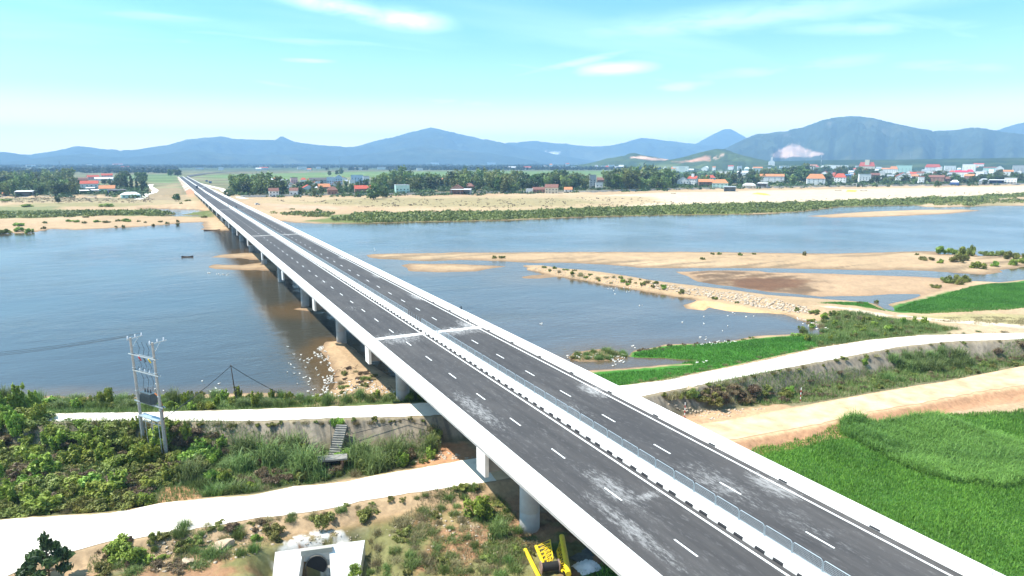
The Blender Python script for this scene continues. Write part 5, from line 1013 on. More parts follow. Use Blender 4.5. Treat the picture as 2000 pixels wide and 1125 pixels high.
thicket([(-40, 800), (70, 822), (85, 832), (330, 836), (340, 985), (150, 1000), (-40, 1012)], 150, 25, 12, ['leafy', 'olive', 'olive', 'plume', 'olive', 'plume', 'plume', 'withered', 'olive'], (1.3, 2.8), (1.0, 2.3), TL, 'shrubs of the left thicket')
thicket([(20, 905), (90, 890), (130, 905), (110, 940), (30, 945)], 7, 24, 10, ['withered'], (1.6, 2.2), (1.5, 2.0), 'in a brown patch at the left end of the thicket', 'brown shrubs of the left thicket')
thicket([(200, 935), (330, 915), (350, 950), (250, 965)], 7, 26, 10, ['withered', 'olive'], (1.4, 2.0), (1.3, 1.8), 'in a brown patch above the bare red bank', 'brown shrubs above the bare bank')
thicket([(-40, 775), (78, 800), (78, 830), (-40, 850)], 16, 24, 9, ['leafy', 'plume'], (1.3, 2.0), (1.8, 2.8), TL, 'shrubs of the left thicket')
thicket([(330, 850), (430, 872), (560, 880), (640, 895), (700, 892), (850, 872), (868, 890), (760, 915), (640, 932), (560, 946), (400, 968), (330, 985)], 86, 24, 11, ['olive', 'plume', 'reed', 'tuft', 'olive', 'withered', 'leafy'], (1.1, 1.9), (1.2, 2.2), TL, 'shrubs of the left thicket')
thicket([(325, 834), (400, 842), (420, 858), (330, 856)], 6, 24, 8, ['withered'], (1.2, 1.8), (1.2, 1.7), 'on the dyke slope beside the transformer poles', 'withered shrubs at the transformer')
thicket([(-40, 778), (100, 779), (300, 780), (400, 772), (600, 774), (660, 782), (840, 768), (830, 781), (640, 790), (400, 800), (90, 801), (-40, 795)], 105, 17, 7, ['tuft', 'olive', 'leafy', 'tuft', 'plume', 'reed'], (.9, 1.6), (.9, 1.9), 'between left dyke road and water', 'plants of the left river edge')
for x, y, k, w_, h, lab in ((385, 898, 'leafy', 2.6, 2.6, 'rounded bright broad leaved shrub standing out in the middle of the left thicket'), (212, 792, 'leafy', 1.6, 3.2, 'small bushy tree rising above the left river edge into the view of the water'), (480, 890, 'reed', 2.0, 2.8, 'bright arching reed clump left of the concrete steps, farther one'), (530, 905, 'reed', 2.1, 2.9, 'bright arching reed clump between the transformer and the small slab'), (600, 925, 'reed', 2.2, 3.4, 'tall reed clump just left of the small concrete slab over a drain'), (575, 885, 'reed', 1.9, 2.8, 'reed clump below the foot of the concrete steps'), (705, 905, 'reed', 2.2, 3.0, 'broad reed clump right of the small concrete slab over a drain'), (735, 920, 'reed', 1.8, 2.4, 'reed clump at the edge of the pale road right of the drain'), (772, 905, 'reed', 2.0, 3.2, 'glossy fountain like reed clump nearest to the bridge on the left'), (660, 832, 'leafy', 1.2, 1.4, 'green shrub growing on top of the concrete steps of the dyke'), (540, 868, 'dry', 1.5, 1.8, 'tall dry weed leaning on the concrete lining of the dyke'), (850, 858, 'olive', 1.5, 1.8, 'olive shrub beside the bridge on the end of the dyke lining'), (845, 838, 'dry', 1.1, 1.2, 'yellow weed at the corner of dyke road and bridge'),
    (936, 1010, 'leafy', 1.9, 2.6, 'round bright green shrub on bare ground left of the first bridge column'), (975, 1045, 'reed', 1.3, 1.5, 'dark green reed tuft below the round shrub near the first bridge column'), (628, 1022, 'olive', 1.7, 1.5, 'grey green shrub on the earth bank above the culvert'), (540, 1045, 'olive', 1.6, 1.5, 'dark shrub on the earth bank left of the culvert'), (720, 1010, 'olive', 1.8, 1.3, 'olive shrub on the earth bank right above the culvert'), (360, 1030, 'tuft', 1.0, 1.1, 'small green tuft alone on the road edge left of the earth bank'), (230, 1085, 'leafy', 2.0, 1.9, 'bright leafy shrub right of the dark small tree'), (270, 1100, 'leafy', 1.8, 1.7, 'bright leafy shrub at the bottom edge right of the dark small tree'), (360, 1075, 'olive', 1.1, 1.2, 'olive shrub among reddish earth left of the big stone block'), (420, 1085, 'tuft', 1.6, 1.0, 'green tuft below the big stone block'), (690, 1122, 'leafy', 1.1, 1.1, 'green leaves sprouting in front of the culvert slab'), (1010, 1040, 'tuft', .8, 1.0, 'small dark tuft at the edge of the bridge shadow'), (1085, 1075, 'tuft', .8, .9, 'green weed growing between the yellow lattice arms')):
    bush(k, at(x, y), w_, h, lab)
thicket([(190, 1062), (300, 1050), (430, 1032), (520, 1020), (520, 1075), (330, 1120), (180, 1120)], 34, 24, 14, ['olive', 'tuft', 'leafy', 'dry', 'tuft', 'withered'], (.6, 1.3), (.5, 1.2), 'on the reddish bank left of the culvert', 'plants of the bank left of the culvert')
thicket([(725, 1040), (850, 985), (900, 950), (960, 960), (1010, 1010), (1050, 1060), (1010, 1122), (720, 1122)], 84, 22, 12, ['tuft', 'dry', 'tuft', 'olive', 'dry'], (.6, 1.25), (.4, .9), 'on rough ground between culvert and bridge', 'plants right of the culvert')
thicket([(-40, 1015), (120, 1006), (300, 985), (400, 972), (640, 938), (840, 905), (838, 899), (640, 930), (400, 962), (290, 978), (-40, 1000)], 60, 19, 5, ['tuft', 'dry', 'olive', 'tuft'], (.6, 1.2), (.5, .9), 'along the far edge of the pale road', 'plants along the wide pale road')
thicket([(400, 1026), (560, 1006), (760, 974), (930, 950), (940, 958), (760, 984), (560, 1018), (420, 1036)], 26, 20, 5, ['tuft', 'dry', 'olive'], (.5, .9), (.35, .6), 'along the near edge of the pale road', 'plants along the wide pale road')
thicket([(130, 827), (500, 826), (690, 820), (835, 817), (835, 822), (690, 826), (500, 832), (130, 834)], 40, 16, 3, ['dry', 'dry', 'olive'], (.4, .9), (.4, .8), 'on the near edge of the left dyke road', 'weeds on the dyke edge')
# right side
TR = 'in the dry strip right of the bridge'
thicket([(1280, 776), (1350, 764), (1450, 752), (1560, 765), (1700, 735), (1850, 718), (2030, 690), (2030, 706), (1850, 738), (1660, 768), (1500, 792), (1420, 786), (1350, 782)], 104, 19, 8, ['olive', 'withered', 'dry', 'olive', 'tuft', 'withered'], (.9, 1.7), (.7, 1.5), TR, 'plants of the right dry strip')
thicket([(1740, 702), (1790, 692), (1870, 700), (1900, 716), (1800, 728), (1750, 722)], 20, 20, 7, ['reed'], (1.2, 1.8), (1.3, 2.0), 'forming the bright patch below the right dyke lining', 'reeds of the bright patch')
thicket([(1340, 770), (1400, 755), (1480, 752), (1480, 786), (1400, 790)], 14, 20, 8, ['withered', 'withered', 'olive'], (1.4, 2.0), (1.4, 2.0), 'right beside the bridge', 'large brown shrubs beside the bridge')
thicket([(1900, 700), (2030, 684), (2030, 698), (1920, 712)], 8, 22, 6, ['withered'], (1.5, 2.0), (1.4, 1.8), 'at the right end of the dry strip', 'large brown shrubs at the right edge')
thicket([(1560, 634), (1620, 614), (1700, 618), (1800, 632), (1870, 644), (1800, 650), (1700, 660), (1600, 678), (1555, 664)], 66, 17, 7, ['olive', 'tuft', 'leafy', 'plume', 'dry', 'olive'], (.9, 1.6), (.9, 1.7), 'where the stony spit meets the right bank', 'plants at the root of the spit')
thicket([(1225, 756), (1300, 744), (1400, 721), (1500, 701), (1600, 678), (1700, 662), (1800, 653), (2020, 650), (2020, 647), (1800, 649), (1600, 672), (1400, 714), (1210, 748)], 60, 17, 3, ['dry', 'tuft', 'dry'], (.6, 1.1), (.4, .7), 'on the far edge of the right dyke road', 'weeds on the dyke edge')
thicket([(1270, 775), (1400, 748), (1540, 721), (1650, 700), (1750, 681), (1850, 670), (2020, 664), (2020, 667), (1850, 674), (1540, 727), (1290, 778)], 50, 17, 3, ['dry', 'olive', 'dry'], (.5, 1.0), (.4, .75), 'on the near edge of the right dyke road', 'weeds on the dyke edge')
for x, y, w_, h, k in ((1545, 770, 1.0, 1.6, 'leafy'), (1690, 712, .9, 1.4, 'leafy'), (1580, 745, .8, .8, 'withered'), (1640, 730, .9, 1.0, 'withered')): bush(k, at(x, y), w_, h, BLAB[k]+'growing on the face of the right dyke lining', 'plants on the right dyke lining')
thicket([(1110, 700), (1125, 690), (1180, 683), (1215, 689), (1222, 697), (1180, 704)], 16, 16, 4, ['tuft', 'olive', 'tuft'], (.9, 1.4), (.8, 1.3), 'on the low marsh islet beside the bridge', 'plants of the marsh islet')
thicket([(1235, 686), (1300, 674), (1370, 672), (1430, 666), (1480, 657), (1480, 660), (1370, 676), (1250, 688)], 22, 13, 3, ['withered', 'olive'], (.7, 1.1), (.5, .9), 'in the shallows along the green bank', 'plants in the shallows')
thicket([(1060, 520), (1150, 534), (1230, 545), (1290, 556), (1300, 564), (1200, 555), (1110, 540), (1060, 527)], 30, 13, 3.5, ['olive', 'dry', 'olive', 'leafy'], (.8, 1.5), (.7, 1.5), 'among the stones of the spit', 'plants of the stony spit')
for x, y, w_ in ((1330, 572, 1.6), (1397, 584, 1.2), (1262, 552, .9), (1555, 606, 1.2), (1590, 612, 1.6), (1440, 592, .8)): bush('olive', at(x, y), w_, w_*.9, 'olive shrub standing alone on the pale stones of the spit', 'lone shrubs on the stony spit')
thicket([(660, 735), (690, 705), (720, 720), (740, 750), (700, 775), (660, 770)], 16, 14, 6, ['withered', 'olive', 'dry'], (.7, 1.2), (.6, 1.1), 'on the rubbish strewn sand beside the bridge', 'plants on the sand beside the bridge')
SB = [(1392, 497, 9, 6), (1404, 497, 10, 6), (1445, 499, 11, 7), (1473, 497, 8, 5), (1371, 507, 11, 6), (964, 504, 14, 6), (980, 504, 14, 7), (1572, 499, 9, 10), (1838, 495, 24, 15), (1858, 496, 22, 14), (1880, 499, 22, 18), (1895, 500, 20, 24), (1868, 512, 28, 20), (1885, 509, 22, 15), (1836, 514, 13, 9), (1808, 508, 28, 9), (1910, 524, 28, 14), (1942, 520, 18, 11), (1930, 499, 28, 11), (1955, 501, 26, 14), (1972, 506, 26, 18), (1990, 505, 22, 15), (1978, 517, 20, 12), (1998, 514, 20, 12), (1850, 552, 26, 15), (1868, 554, 34, 20), (1884, 551, 24, 16), (1828, 562, 20, 9), (1790, 498, 9, 5), (1712, 590, 9, 6), (1680, 593, 11, 6)]
SBN = {0: 'first of the two neighbouring little shrubs far out on the long sandbar', 6: 'green shrub at the middle of the long sandbar near its thin left tip', 7: 'upright bush standing alone on the far edge of the long sandbar', 11: 'tallest dark bush in the cluster at the right end of the long sandbar', 17: 'small round bush between the cluster and the right edge on the sandbar', 25: 'widest bush between the wet sand flat and the bright green meadow'}
for i, (x, y, a, b) in enumerate(SB):
    p = at(x, y); m = pxm(p); bush(rnd.choice(['leafy', 'olive']) if a > 12 else 'olive', p, a*m*.58, b*m*1.05, SBN.get(i, 'small green shrub on the sandbars' if a < 15 else 'bushy shrub at the right end of the sandbars'), None if i in SBN else ('small shrubs on the sandbars' if a < 15 else 'bushes at the right end of the sandbars'))
LB = [(2, 457, 18, 9), (14, 456, 22, 10), (37, 452, 20, 11), (57, 454, 16, 9), (85, 447, 11, 6), (37, 441, 22, 8), (87, 436, 12, 5), (134, 433, 16, 5), (149, 434, 16, 6), (166, 436, 14, 5), (190, 434, 18, 5), (208, 435, 15, 6), (232, 432, 14, 5), (247, 433, 22, 7), (227, 444, 6, 5), (240, 444, 8, 6), (300, 441, 8, 5), (313, 434, 10, 5), (326, 437, 9, 5), (346, 434, 10, 6), (347, 440, 9, 7), (270, 433, 8, 4), (284, 435, 8, 4), (168, 425, 12, 5), (208, 404, 26, 7), (55, 404, 30, 6), (12, 393, 20, 6), (170, 412, 8, 5), (399, 425, 12, 5), (366, 393, 14, 5), (354, 398, 8, 4), (620, 412, 14, 6), (626, 414, 8, 7), (570, 409, 10, 3), (712, 415, 6, 4), (731, 415, 7, 5)]
for i, (x, y, a, b) in enumerate(LB):
    p = at(x, y); m = pxm(p); bush('leafy' if a > 15 else 'olive', p, a*m*.55, b*m*1.0, 'dark bush at the water edge at the far left' if i < 4 else ('low shrub on the far sands left of the bridge' if x < 420 else 'low shrub on the far sands right of the bridge'), 'shrubs on the far sands')
# small dark tree at the lower left corner
V, F, t = leafcloud(np.random.default_rng(77), [(0, 0, .92, .11, .11, .09, .35), (.03, 0, .80, .15, .14, .07, .25)]+[(math.cos(a)*q, math.sin(a)*q, z, .19, .19, .055, .2+.4*(i % 3)/2) for i, (a, q, z) in enumerate([(0, .3, .58), (1.3, .34, .62), (2.6, .32, .56), (3.9, .36, .6), (5.1, .33, .55), (.6, .45, .40), (2, .5, .42), (3.3, .46, .38), (4.5, .5, .41), (5.7, .46, .36)])], 1700, .075, 1.9, .5)
p = at(98, 1140); o = thing('young_tree', 'dark young tree with layered branches at the lower left corner beside the pale road', 'tree', p); o.scale = (3.6, 3.6, 4.9); link('crown', np_mesh('crown', V, F, ml_dark, tone=t), o); tb = MB().tube([(0, 0, -.05), (.01, 0, .5), (0, 0, .9)], [.03, .02, .008], 7)
for a, q, z in [(0, .3, .58), (1.3, .34, .62), (2.6, .32, .56), (3.9, .36, .6), (5.1, .33, .55), (.6, .45, .40), (2, .5, .42), (3.3, .46, .38), (4.5, .5, .41), (5.7, .46, .36)]: tb.tube([(0, 0, z-.1), (math.cos(a)*q, math.sin(a)*q, z)], [.013, .005], 5)
tb.build('trunk', m_bark, o)
# ------------------------------------------------------------------ grass: nobody could count it
def meadow(name, polys, n, ln, wd, mat, seed, tone=(.1, 1), lean=.5, droop=.6, seg=2, noise=.3, grow=None, patch=None):
    rng = np.random.default_rng(seed); pl = [polyw(q, z) for q, z, k in polys]; PX = []
    area = [abs(sum(a[0]*b[1]-b[0]*a[1] for a, b in zip(q, q[1:]+q[:1])))/2*k for q, (_, _, k) in zip(pl, polys)]; tot = sum(area)
    for q, ar in zip(pl, area):
        xs = [v[0] for v in q]; ys = [v[1] for v in q]; need = int(n*ar/tot); c = rng.uniform((min(xs), min(ys)), (max(xs), max(ys)), (need*4, 2)); c = c[sdist(c[:, 0], c[:, 1], q, 10)+fbm(c[:, 0]/2, c[:, 1]/2, seed, 3)*.8 > 0][:need]; PX.append(c)
    c = np.concatenate(PX); z = gz(c[:, 0], c[:, 1]); k_ = (z > .04) & (sdist(c[:, 0], c[:, 1], road_w, 20) < -.15) & (sdist(c[:, 0], c[:, 1], dirt_w, 20) < -.3) & (sdist(c[:, 0], c[:, 1], crest_w, 20) < .1); c = c[k_]; z = z[k_]; 
    if patch is not None: k_ = fbm(c[:, 0]/2.6, c[:, 1]/2.6, seed+9, 4) > patch; c = c[k_]; z = z[k_]
    nn = fbm(c[:, 0]/3.5, c[:, 1]/3.5, seed+2, 4)
    L_ = ln*(1+.5*nn); tn = np.clip(.55+noise*2*fbm(c[:, 0]/6, c[:, 1]/6, seed+4, 3), .05, 1)
    V, F, t = blades(rng, len(c), np.c_[c, z-.03], L_, wd, lean, droop, tone, seg); k = len(t)//len(c)
    return link(name, np_mesh(name, V, F, mat, tone=np.clip(t*.6+np.repeat(tn, k)*.55-.1, 0, 1)), kind='stuff')
FLD = [(1120, 1135), (1300, 1000), (1440, 890), (1480, 884), (1560, 866), (1640, 846), (1700, 838), (1800, 820), (2030, 802), (2160, 900), (2160, 1135)]
meadow('field_grass', [(FLD, .9, 1)], 150000, .42, .085, ml_field, 401, lean=.7)
TALL = [(1640, 838), (1680, 834), (1780, 828), (1830, 822), (1880, 836), (1960, 862), (2060, 900), (2060, 935), (1960, 952), (1880, 945), (1800, 925), (1740, 900), (1695, 878), (1645, 856)]
meadow('tall_grass', [(TALL, .9, 1)], 46000, 1.45, .10, ml_tallg, 403, tone=(.2, 1), lean=.4, droop=.8, seg=4)
meadow('lawn', [([(1140, 768), (1156, 727), (1230, 720), (1340, 712), (1366, 704), (1300, 695), (1228, 696), (1240, 682), (1300, 671), (1430, 662), (1560, 651), (1620, 664), (1560, 689), (1400, 716), (1300, 738), (1220, 750)], 1.2, 1), ([(1600, 594), (1695, 588), (1730, 606), (1700, 600)], .8, 1), ([(1745, 600), (1800, 584), (1862, 568), (1905, 556), (2030, 550), (2030, 604), (1900, 612), (1800, 612)], .9, 1)], 110000, .42, .10, ml_lawn, 405, tone=(.3, 1), lean=.5)
meadow('undergrowth', [([(-60, 806), (330, 840), (420, 862), (640, 878), (850, 860), (860, 890), (560, 948), (300, 985), (-60, 1008)], 1.6, 1), ([(-60, 778), (300, 779), (400, 770), (600, 772), (850, 764), (835, 784), (400, 800), (-60, 802)], 1.2, 1.5), ([(1290, 774), (1560, 750), (1700, 728), (2030, 684), (2030, 706), (1850, 740), (1560, 785), (1450, 790)], 1.7, 1), ([(1565, 640), (1640, 612), (1800, 630), (1880, 645), (1700, 662), (1600, 680)], 1.3, 1), ([(1110, 702), (1125, 690), (1180, 682), (1222, 696), (1180, 706)], .3, .7)], 110000, .8, .06, ml_gr, 407, lean=.7)
meadow('dry_grass', [([(180, 1080), (330, 1046), (520, 1018), (530, 1070), (330, 1125), (170, 1130)], 1, .6), ([(720, 1050), (860, 972), (950, 952), (1060, 1060), (1010, 1135), (720, 1135)], 1, 1), ([(1760, 618), (2030, 622), (2030, 640), (1880, 634)], 1.2, .7), ([(1195, 752), (1400, 718), (1600, 675), (1800, 650), (2030, 648), (2030, 652), (1700, 664), (1500, 702), (1235, 755)], 4, .5)], 42000, .38, .05, ml_dryg, 409, lean=.7, patch=.02)
meadow('short_grass', [([(180, 1075), (330, 1046), (520, 1018), (530, 1070), (330, 1125), (170, 1130)], 1, .5), ([(720, 1060), (800, 1010), (860, 972), (950, 952), (1060, 1060), (1010, 1135), (720, 1135)], 1, .8), ([(700, 985), (850, 955), (880, 953), (880, 962), (700, 1000)], 2, .8)], 44000, .38, .05, ml_gr, 411, lean=.7, patch=.05)
# ------------------------------------------------------------------ stones of the spit, rubble
def rocks(name, pts, sizes, mat, seed):
    rng = np.random.default_rng(seed); mat = mat; ico = bmesh.new(); bmesh.ops.create_icosphere(ico, subdivisions=1, radius=1); v0 = np.array([v.co[:] for v in ico.verts]); ico.verts.ensure_lookup_table(); f0 = np.array([[v.index for v in f.verts] for f in ico.faces]); ico.free(); V = []; F = []; o = 0
    for p, s_ in zip(pts, sizes):
        v = v0*(1+rng.normal(0, .3, (len(v0), 1)))*np.array((1.2, .9, .62))*s_; a = rng.uniform(0, 6.28); k, q = math.cos(a), math.sin(a); v = np.c_[v[:, 0]*k-v[:, 1]*q, v[:, 0]*q+v[:, 1]*k, v[:, 2]]+np.array(p); V.append(v); F.append(f0+o); o += len(v)
    return np_mesh(name, np.concatenate(V), np.concatenate(F), mat)
pts = []; sz = []
for zone, n, a, b in (([(1040, 519), (1110, 529), (1200, 541), (1290, 555), (1295, 566), (1200, 558), (1100, 538), (1040, 526)], 330, .14, .4), ([(1265, 551), (1330, 560), (1430, 571), (1520, 584), (1560, 596), (1600, 612), (1560, 612), (1470, 598), (1380, 580), (1290, 566)], 800, .15, .55), ([(1500, 606), (1560, 622), (1612, 640), (1600, 634), (1545, 618)], 60, .15, .4), ([(1230, 705), (1180, 690), (1120, 696), (1200, 703)], 30, .1, .25)):
    for x, y in scatter(zone, n, .8, .5): p = at(x, y); pts.append(p); sz.append(rnd.uniform(a, b)**1.2)
link('rubble', rocks('rubble', pts, sz, m_rock, 3), kind='stuff')
pts = []; sz = []
for zone, n, a, b in (([(560, 1055), (600, 1036), (690, 1036), (715, 1050), (600, 1066)], 50, .04, .10), ([(190, 1075), (520, 1025), (540, 1075), (330, 1120)], 120, .06, .22), ([(740, 1040), (860, 985), (1000, 990), (1060, 1060), (900, 1110)], 170, .06, .2), ([(640, 760), (720, 740), (770, 775), (660, 778)], 40, .06, .2), ([(860, 880), (930, 895), (840, 900), (800, 905)], 60, .08, .25), ([(1290, 785), (1370, 800), (1500, 798), (1380, 822)], 80, .08, .25)):
    for x, y in scatter(zone, n, 1, .8): p = at(x, y); pts.append(p); sz.append(rnd.uniform(a, b))
link('loose_stones', rocks('loose_stones', pts, sz, m_rock, 4), kind='stuff')
m_block = simple('broken_slab', (0.50, 0.38, 0.27), (0.38, 0.27, 0.18), .9, .9, bump=.3)
for x, y, s_, lab in ((436, 1068, .8, 'big pale angular stone block on the reddish bank left of the culvert'), (20, 1070, .01, None), (368, 1098, .45, 'small pale stone lying below the green tuft'), (1350, 762, .8, 'dark stone at the bridge end of the right dry strip')):
    if lab:
        bm = bmesh.new(); bmesh.ops.create_cube(bm, size=2*s_); bmesh.ops.bisect_plane(bm, geom=bm.verts[:]+bm.edges[:]+bm.faces[:], plane_co=(s_*.5, 0, s_*.55), plane_no=(.6, .25, .75), clear_outer=True); bmesh.ops.holes_fill(bm, edges=bm.edges[:]); bmesh.ops.bevel(bm, geom=bm.edges[:], offset=s_*.08, segments=1, affect='EDGES')
        for v in bm.verts: v.co += Vector((rnd.uniform(-1, 1), rnd.uniform(-1, 1), rnd.uniform(-1, 1)))*s_*.07
        me = bpy.data.meshes.new('boulder'); bm.to_mesh(me); bm.free(); me.materials.append(m_block); o = link('boulder', me, None, at(x, y), label=lab, category='boulder'); o.rotation_euler = (.25, -.15, x*.7); o.scale = (1.1, .8, .75)
# ------------------------------------------------------------------ ducks on the water
mb = MB(); prof = [(-.30, .02, .10), (-.20, .10, .12), (0, .145, .13), (.16, .12, .12), (.25, .06, .17), (.28, .048, .27), (.31, .058, .34), (.37, .03, .35)]
mb.tube([(x, 0, z) for x, r, z in prof], [r for x, r, z in prof], 8); duck_me = mb.mesh('duck', m_duck, True)
bk = MB(); bk.bar((.37, 0, .345), (.45, 0, .33), .05, .022); beak_me = bk.mesh('beak', m_beak)
dk = [(-1, None)]; spots = []
for zone, n in (([(612, 690), (630, 672), (640, 690), (655, 735), (640, 768), (620, 778), (640, 730), (632, 705)], 70), ([(540, 680), (600, 672), (630, 700), (640, 760), (600, 775), (560, 740)], 34), ([(600, 775), (650, 765), (690, 760), (680, 772), (640, 782)], 12), ([(300, 745), (322, 748), (322, 778), (300, 776)], 4), ([(380, 742), (450, 745), (450, 772), (390, 765)], 7), ([(1360, 675), (1420, 662), (1440, 668), (1400, 676)], 20), ([(1300, 630), (1450, 600), (1480, 640), (1380, 665)], 9), ([(1100, 694), (1220, 690), (1215, 702), (1110, 700)], 22), ([(1180, 698), (1225, 694), (1220, 715), (1190, 716)], 16), ([(1350, 703), (1380, 703), (1380, 714), (1355, 712)], 4), ([(1180, 560), (1235, 562), (1230, 572), (1190, 576)], 9), ([(1040, 628), (1070, 628), (1070, 636), (1040, 636)], 3), ([(1545, 620), (1610, 630), (1620, 645), (1600, 650)], 14), ([(1245, 595), (1265, 598), (1262, 604), (1248, 603)], 2), ([(1390, 606), (1480, 612), (1480, 622), (1395, 616)], 4), ([(405, 532), (450, 536), (446, 540), (405, 535)], 10), ([(1235, 668), (1260, 684), (1230, 690)], 4), ([(730, 485), (748, 486), (746, 489), (732, 489)], 2)):
    spots += scatter(zone, n, 1.6, 1.2)
for x, y in spots:
    p = at(x, y); lb = 'white duck among the flock by the littered shore left of the bridge' if 500 < x < 720 else ('white duck on the open water left of the bridge' if x < 500 else 'white duck on the quiet water right of the bridge')
    o = link('duck', duck_me, None, p-Vector((0, 0, .03 if p.z < .05 else -.03)), label=lb, category='duck', group='white ducks on the river'); o.rotation_euler = (0, 0, rnd.uniform(0, 6.28)); sc = rnd.uniform(.65, .95); o.scale = (sc, sc, sc); link('beak', beak_me, o)
# driftwood and rubbish on the sand beside the bridge
mb = MB()
for x, y in scatter([(640, 730), (690, 715), (740, 745), (800, 760), (770, 775), (650, 772)], 60, 3, 2): p = at(x, y); a = rnd.uniform(0, 6.28); l = rnd.uniform(.4, 1.6); mb.bar(p+Vector((0, 0, .05)), p+Vector((math.cos(a)*l, math.sin(a)*l, rnd.uniform(.05, .6))), .06)
mb.build('driftwood', m_wood, kind='stuff')
mb = MB()
for x, y in scatter([(650, 745), (720, 740), (775, 768), (720, 770), (655, 772)], 60, 3, 2): p = at(x, y); mb.box(p+Vector((0, 0, .05)), (rnd.uniform(.1, .5), rnd.uniform(.08, .25), .08), rnd.uniform(0, 3))
mb.build('litter', m_tarp, kind='stuff')
m_oldc = simple('old_concrete', (.26, .25, .22), (.17, .16, .14), 1.2, .9)
# ------------------------------------------------------------------ concrete steps, small slab, culvert, poles
pS = at(664, 832); st_o = MB()
c0 = Vector(P(668, 828, 4.5)); c1 = Vector(P(652, 888, 1.6)); d = (c1-c0); n_s = 13; ang = math.atan2(d.y, d.x); dn_ = d.normalized()
for i in range(n_s): q = c0+d*(i+.5)/n_s; st_o.box((q.x, q.y, 4.5-(i+.5)*2.9/n_s-.3), (d.length/n_s+.02, 1.5, .6), ang)
st_o.build('steps', m_oldc, label='narrow grey concrete steps descending the left dyke lining', category='steps')
mb = MB().tube([(0, 0, -.3), (.05, .0, 4.6)], [.06, .045], 6); mb.build('pole', m_grey, label='thin dark iron pole beside the small concrete slab', category='pole').location = at(648, 886)
p = at(648, 920); ds = thing('drain_culvert', 'small drain opening under a grey concrete slab beside the wide pale road', 'culvert', p, -.25)
MB().box((0, .4, 1.55), (3.9, 1.5, .22)).build('slab', m_oldc, ds); MB().box((-1.3, .6, .7), (.3, 1.4, 1.5)).box((1.3, .6, .7), (.3, 1.4, 1.5)).build('side_wall', simple('reddish_earth', (.34, .18, .11), None, 2, .9), ds); MB().box((0, 1.2, .6), (2.4, .1, 1.6)).build('opening', m_slot, ds)
cu = thing('culvert', 'white concrete culvert outlet with a dark round pipe mouth below the wide pale road', 'culvert', (10.6, 64.3, 0), -.21)
zt, zb, yt, yb = 1.25, -1.9, .6, -4.4
def slope(x): return None
mb = MB()
for a, b, c_, d_ in ((-4.1, -1.45, -4.5, -2.3), (1.05, 4.6, 1.25, 3.3)):
    vs = [(a, yt, zt), (b, yt, zt), (d_, yb, zb), (c_, yb, zb)]; mb.add(vs+[(x, y+.1, z-1.6) for x, y, z in vs], [(3, 2, 1, 0), (4, 5, 6, 7), (0, 1, 5, 4), (1, 2, 6, 5), (2, 3, 7, 6), (3, 0, 4, 7)])
mb.add([(-1.45, yt, zt), (1.05, yt, zt), (1.05, yt, -2), (-1.45, yt, -2)], [(3, 2, 1, 0)]); mb.build('apron', m_conc, cu)
MB().box((-.15, .15, 1.12), (3.0, .55, .5)).build('lintel', m_wallc, cu)
mb = MB(); n = 20; ring = [(-.25+1.0*math.cos(2*math.pi*i/n), .56, -.75+1.05*math.sin(2*math.pi*i/n)) for i in range(n)]; mb.add(ring+[(x, .40, z) for x, y, z in ring], [tuple(range(n, 2*n))]); mb.build('pipe_mouth', m_slot, cu)
MB().tube([(x*1.0, .45, z) for x, y, z in [(-.25+1.05*math.cos(2*math.pi*i/n), 0, -.75+1.1*math.sin(2*math.pi*i/n)) for i in range(n+1)]], .06, 6, False).build('pipe_rim', m_oldc, cu)
MB().box((0, -2.2, -1.95), (3.0, 4.5, .1)).build('floor_slab', m_wallc, cu)
for x, y, h in ((1563, 784, 2.3), (1337, 816, 2.4)):
    o = thing('survey_pole', 'red and white survey pole '+('at the sandy road edge, farther from the bridge' if x > 1500 else 'standing close to the right bridge parapet'), 'survey pole', at(x, y), 0, None); mb = MB()
    for i in range(6): mb.cur = i % 2; mb.tube([(0, 0, i*h/6), (0, 0, (i+1)*h/6)], .06, 8)
    mb.build('pole', [m_red, m_white], o); MB().box((0, 0, .03), (.4, .4, .08)).build('foot', m_rust, o)
# ------------------------------------------------------------------ yellow lattice arms and scrap beside the bridge
def gp_(x, y, dz): p = at(x, y); return p+Vector((0, 0, dz))
o = thing('steel_tube', 'single worn yellow steel tube lying on the grass, leftmost of the yellow steel parts', 'steel tube', (0, 0, 0)); MB().tube([gp_(1026, 1080, .35), gp_(1054, 1135, .30)], .20, 10).build('tube', m_yel, o)
cr = thing('crane_boom', 'yellow lattice arm with a black cable drum lying beside the bridge', 'crane boom', (0, 0, 0))
A0, A1 = gp_(1047, 1076, .5), gp_(1066, 1122, .55); B0, B1 = gp_(1074, 1070, .9), gp_(1080, 1110, 1.0); C0, C1 = gp_(1062, 1082, .35), gp_(1076, 1120, .4)
MB().tube([A0, A1], .17, 10).build('chord', m_yel, cr); MB().tube([B0, B1], .06, 8).build('chord', m_yel, cr); MB().tube([C0, C1], .07, 8).build('chord', m_yel, cr)
mb = MB()
for i in range(6):
    t0, t1 = i/6, (i+1)/6; mb.tube([A0.lerp(A1, t0), B0.lerp(B1, t1)], .035, 6).tube([B0.lerp(B1, t0), A0.lerp(A1, t0)], .035, 6).tube([C0.lerp(C1, t0), B0.lerp(B1, t1)], .04, 6)
mb.build('lattice', m_yel, cr)
dc_ = gp_(1074, 1120, .75); mb = MB(); mb.tube([dc_+Vector((-.75, .2, 0)), dc_+Vector((.75, -.2, 0))], .42, 18); mb.build('drum', m_black, cr); 
for e in (-1, 1): MB().tube([dc_+Vector((.78*e, -.2*e, 0)), dc_+Vector((.88*e, -.23*e, 0))], .58, 18).build('drum_flange', m_rust, cr)
ca_ = thing('crane_boom', 'thick yellow lattice arm lying nearest to the bridge', 'crane boom', (0, 0, 0))
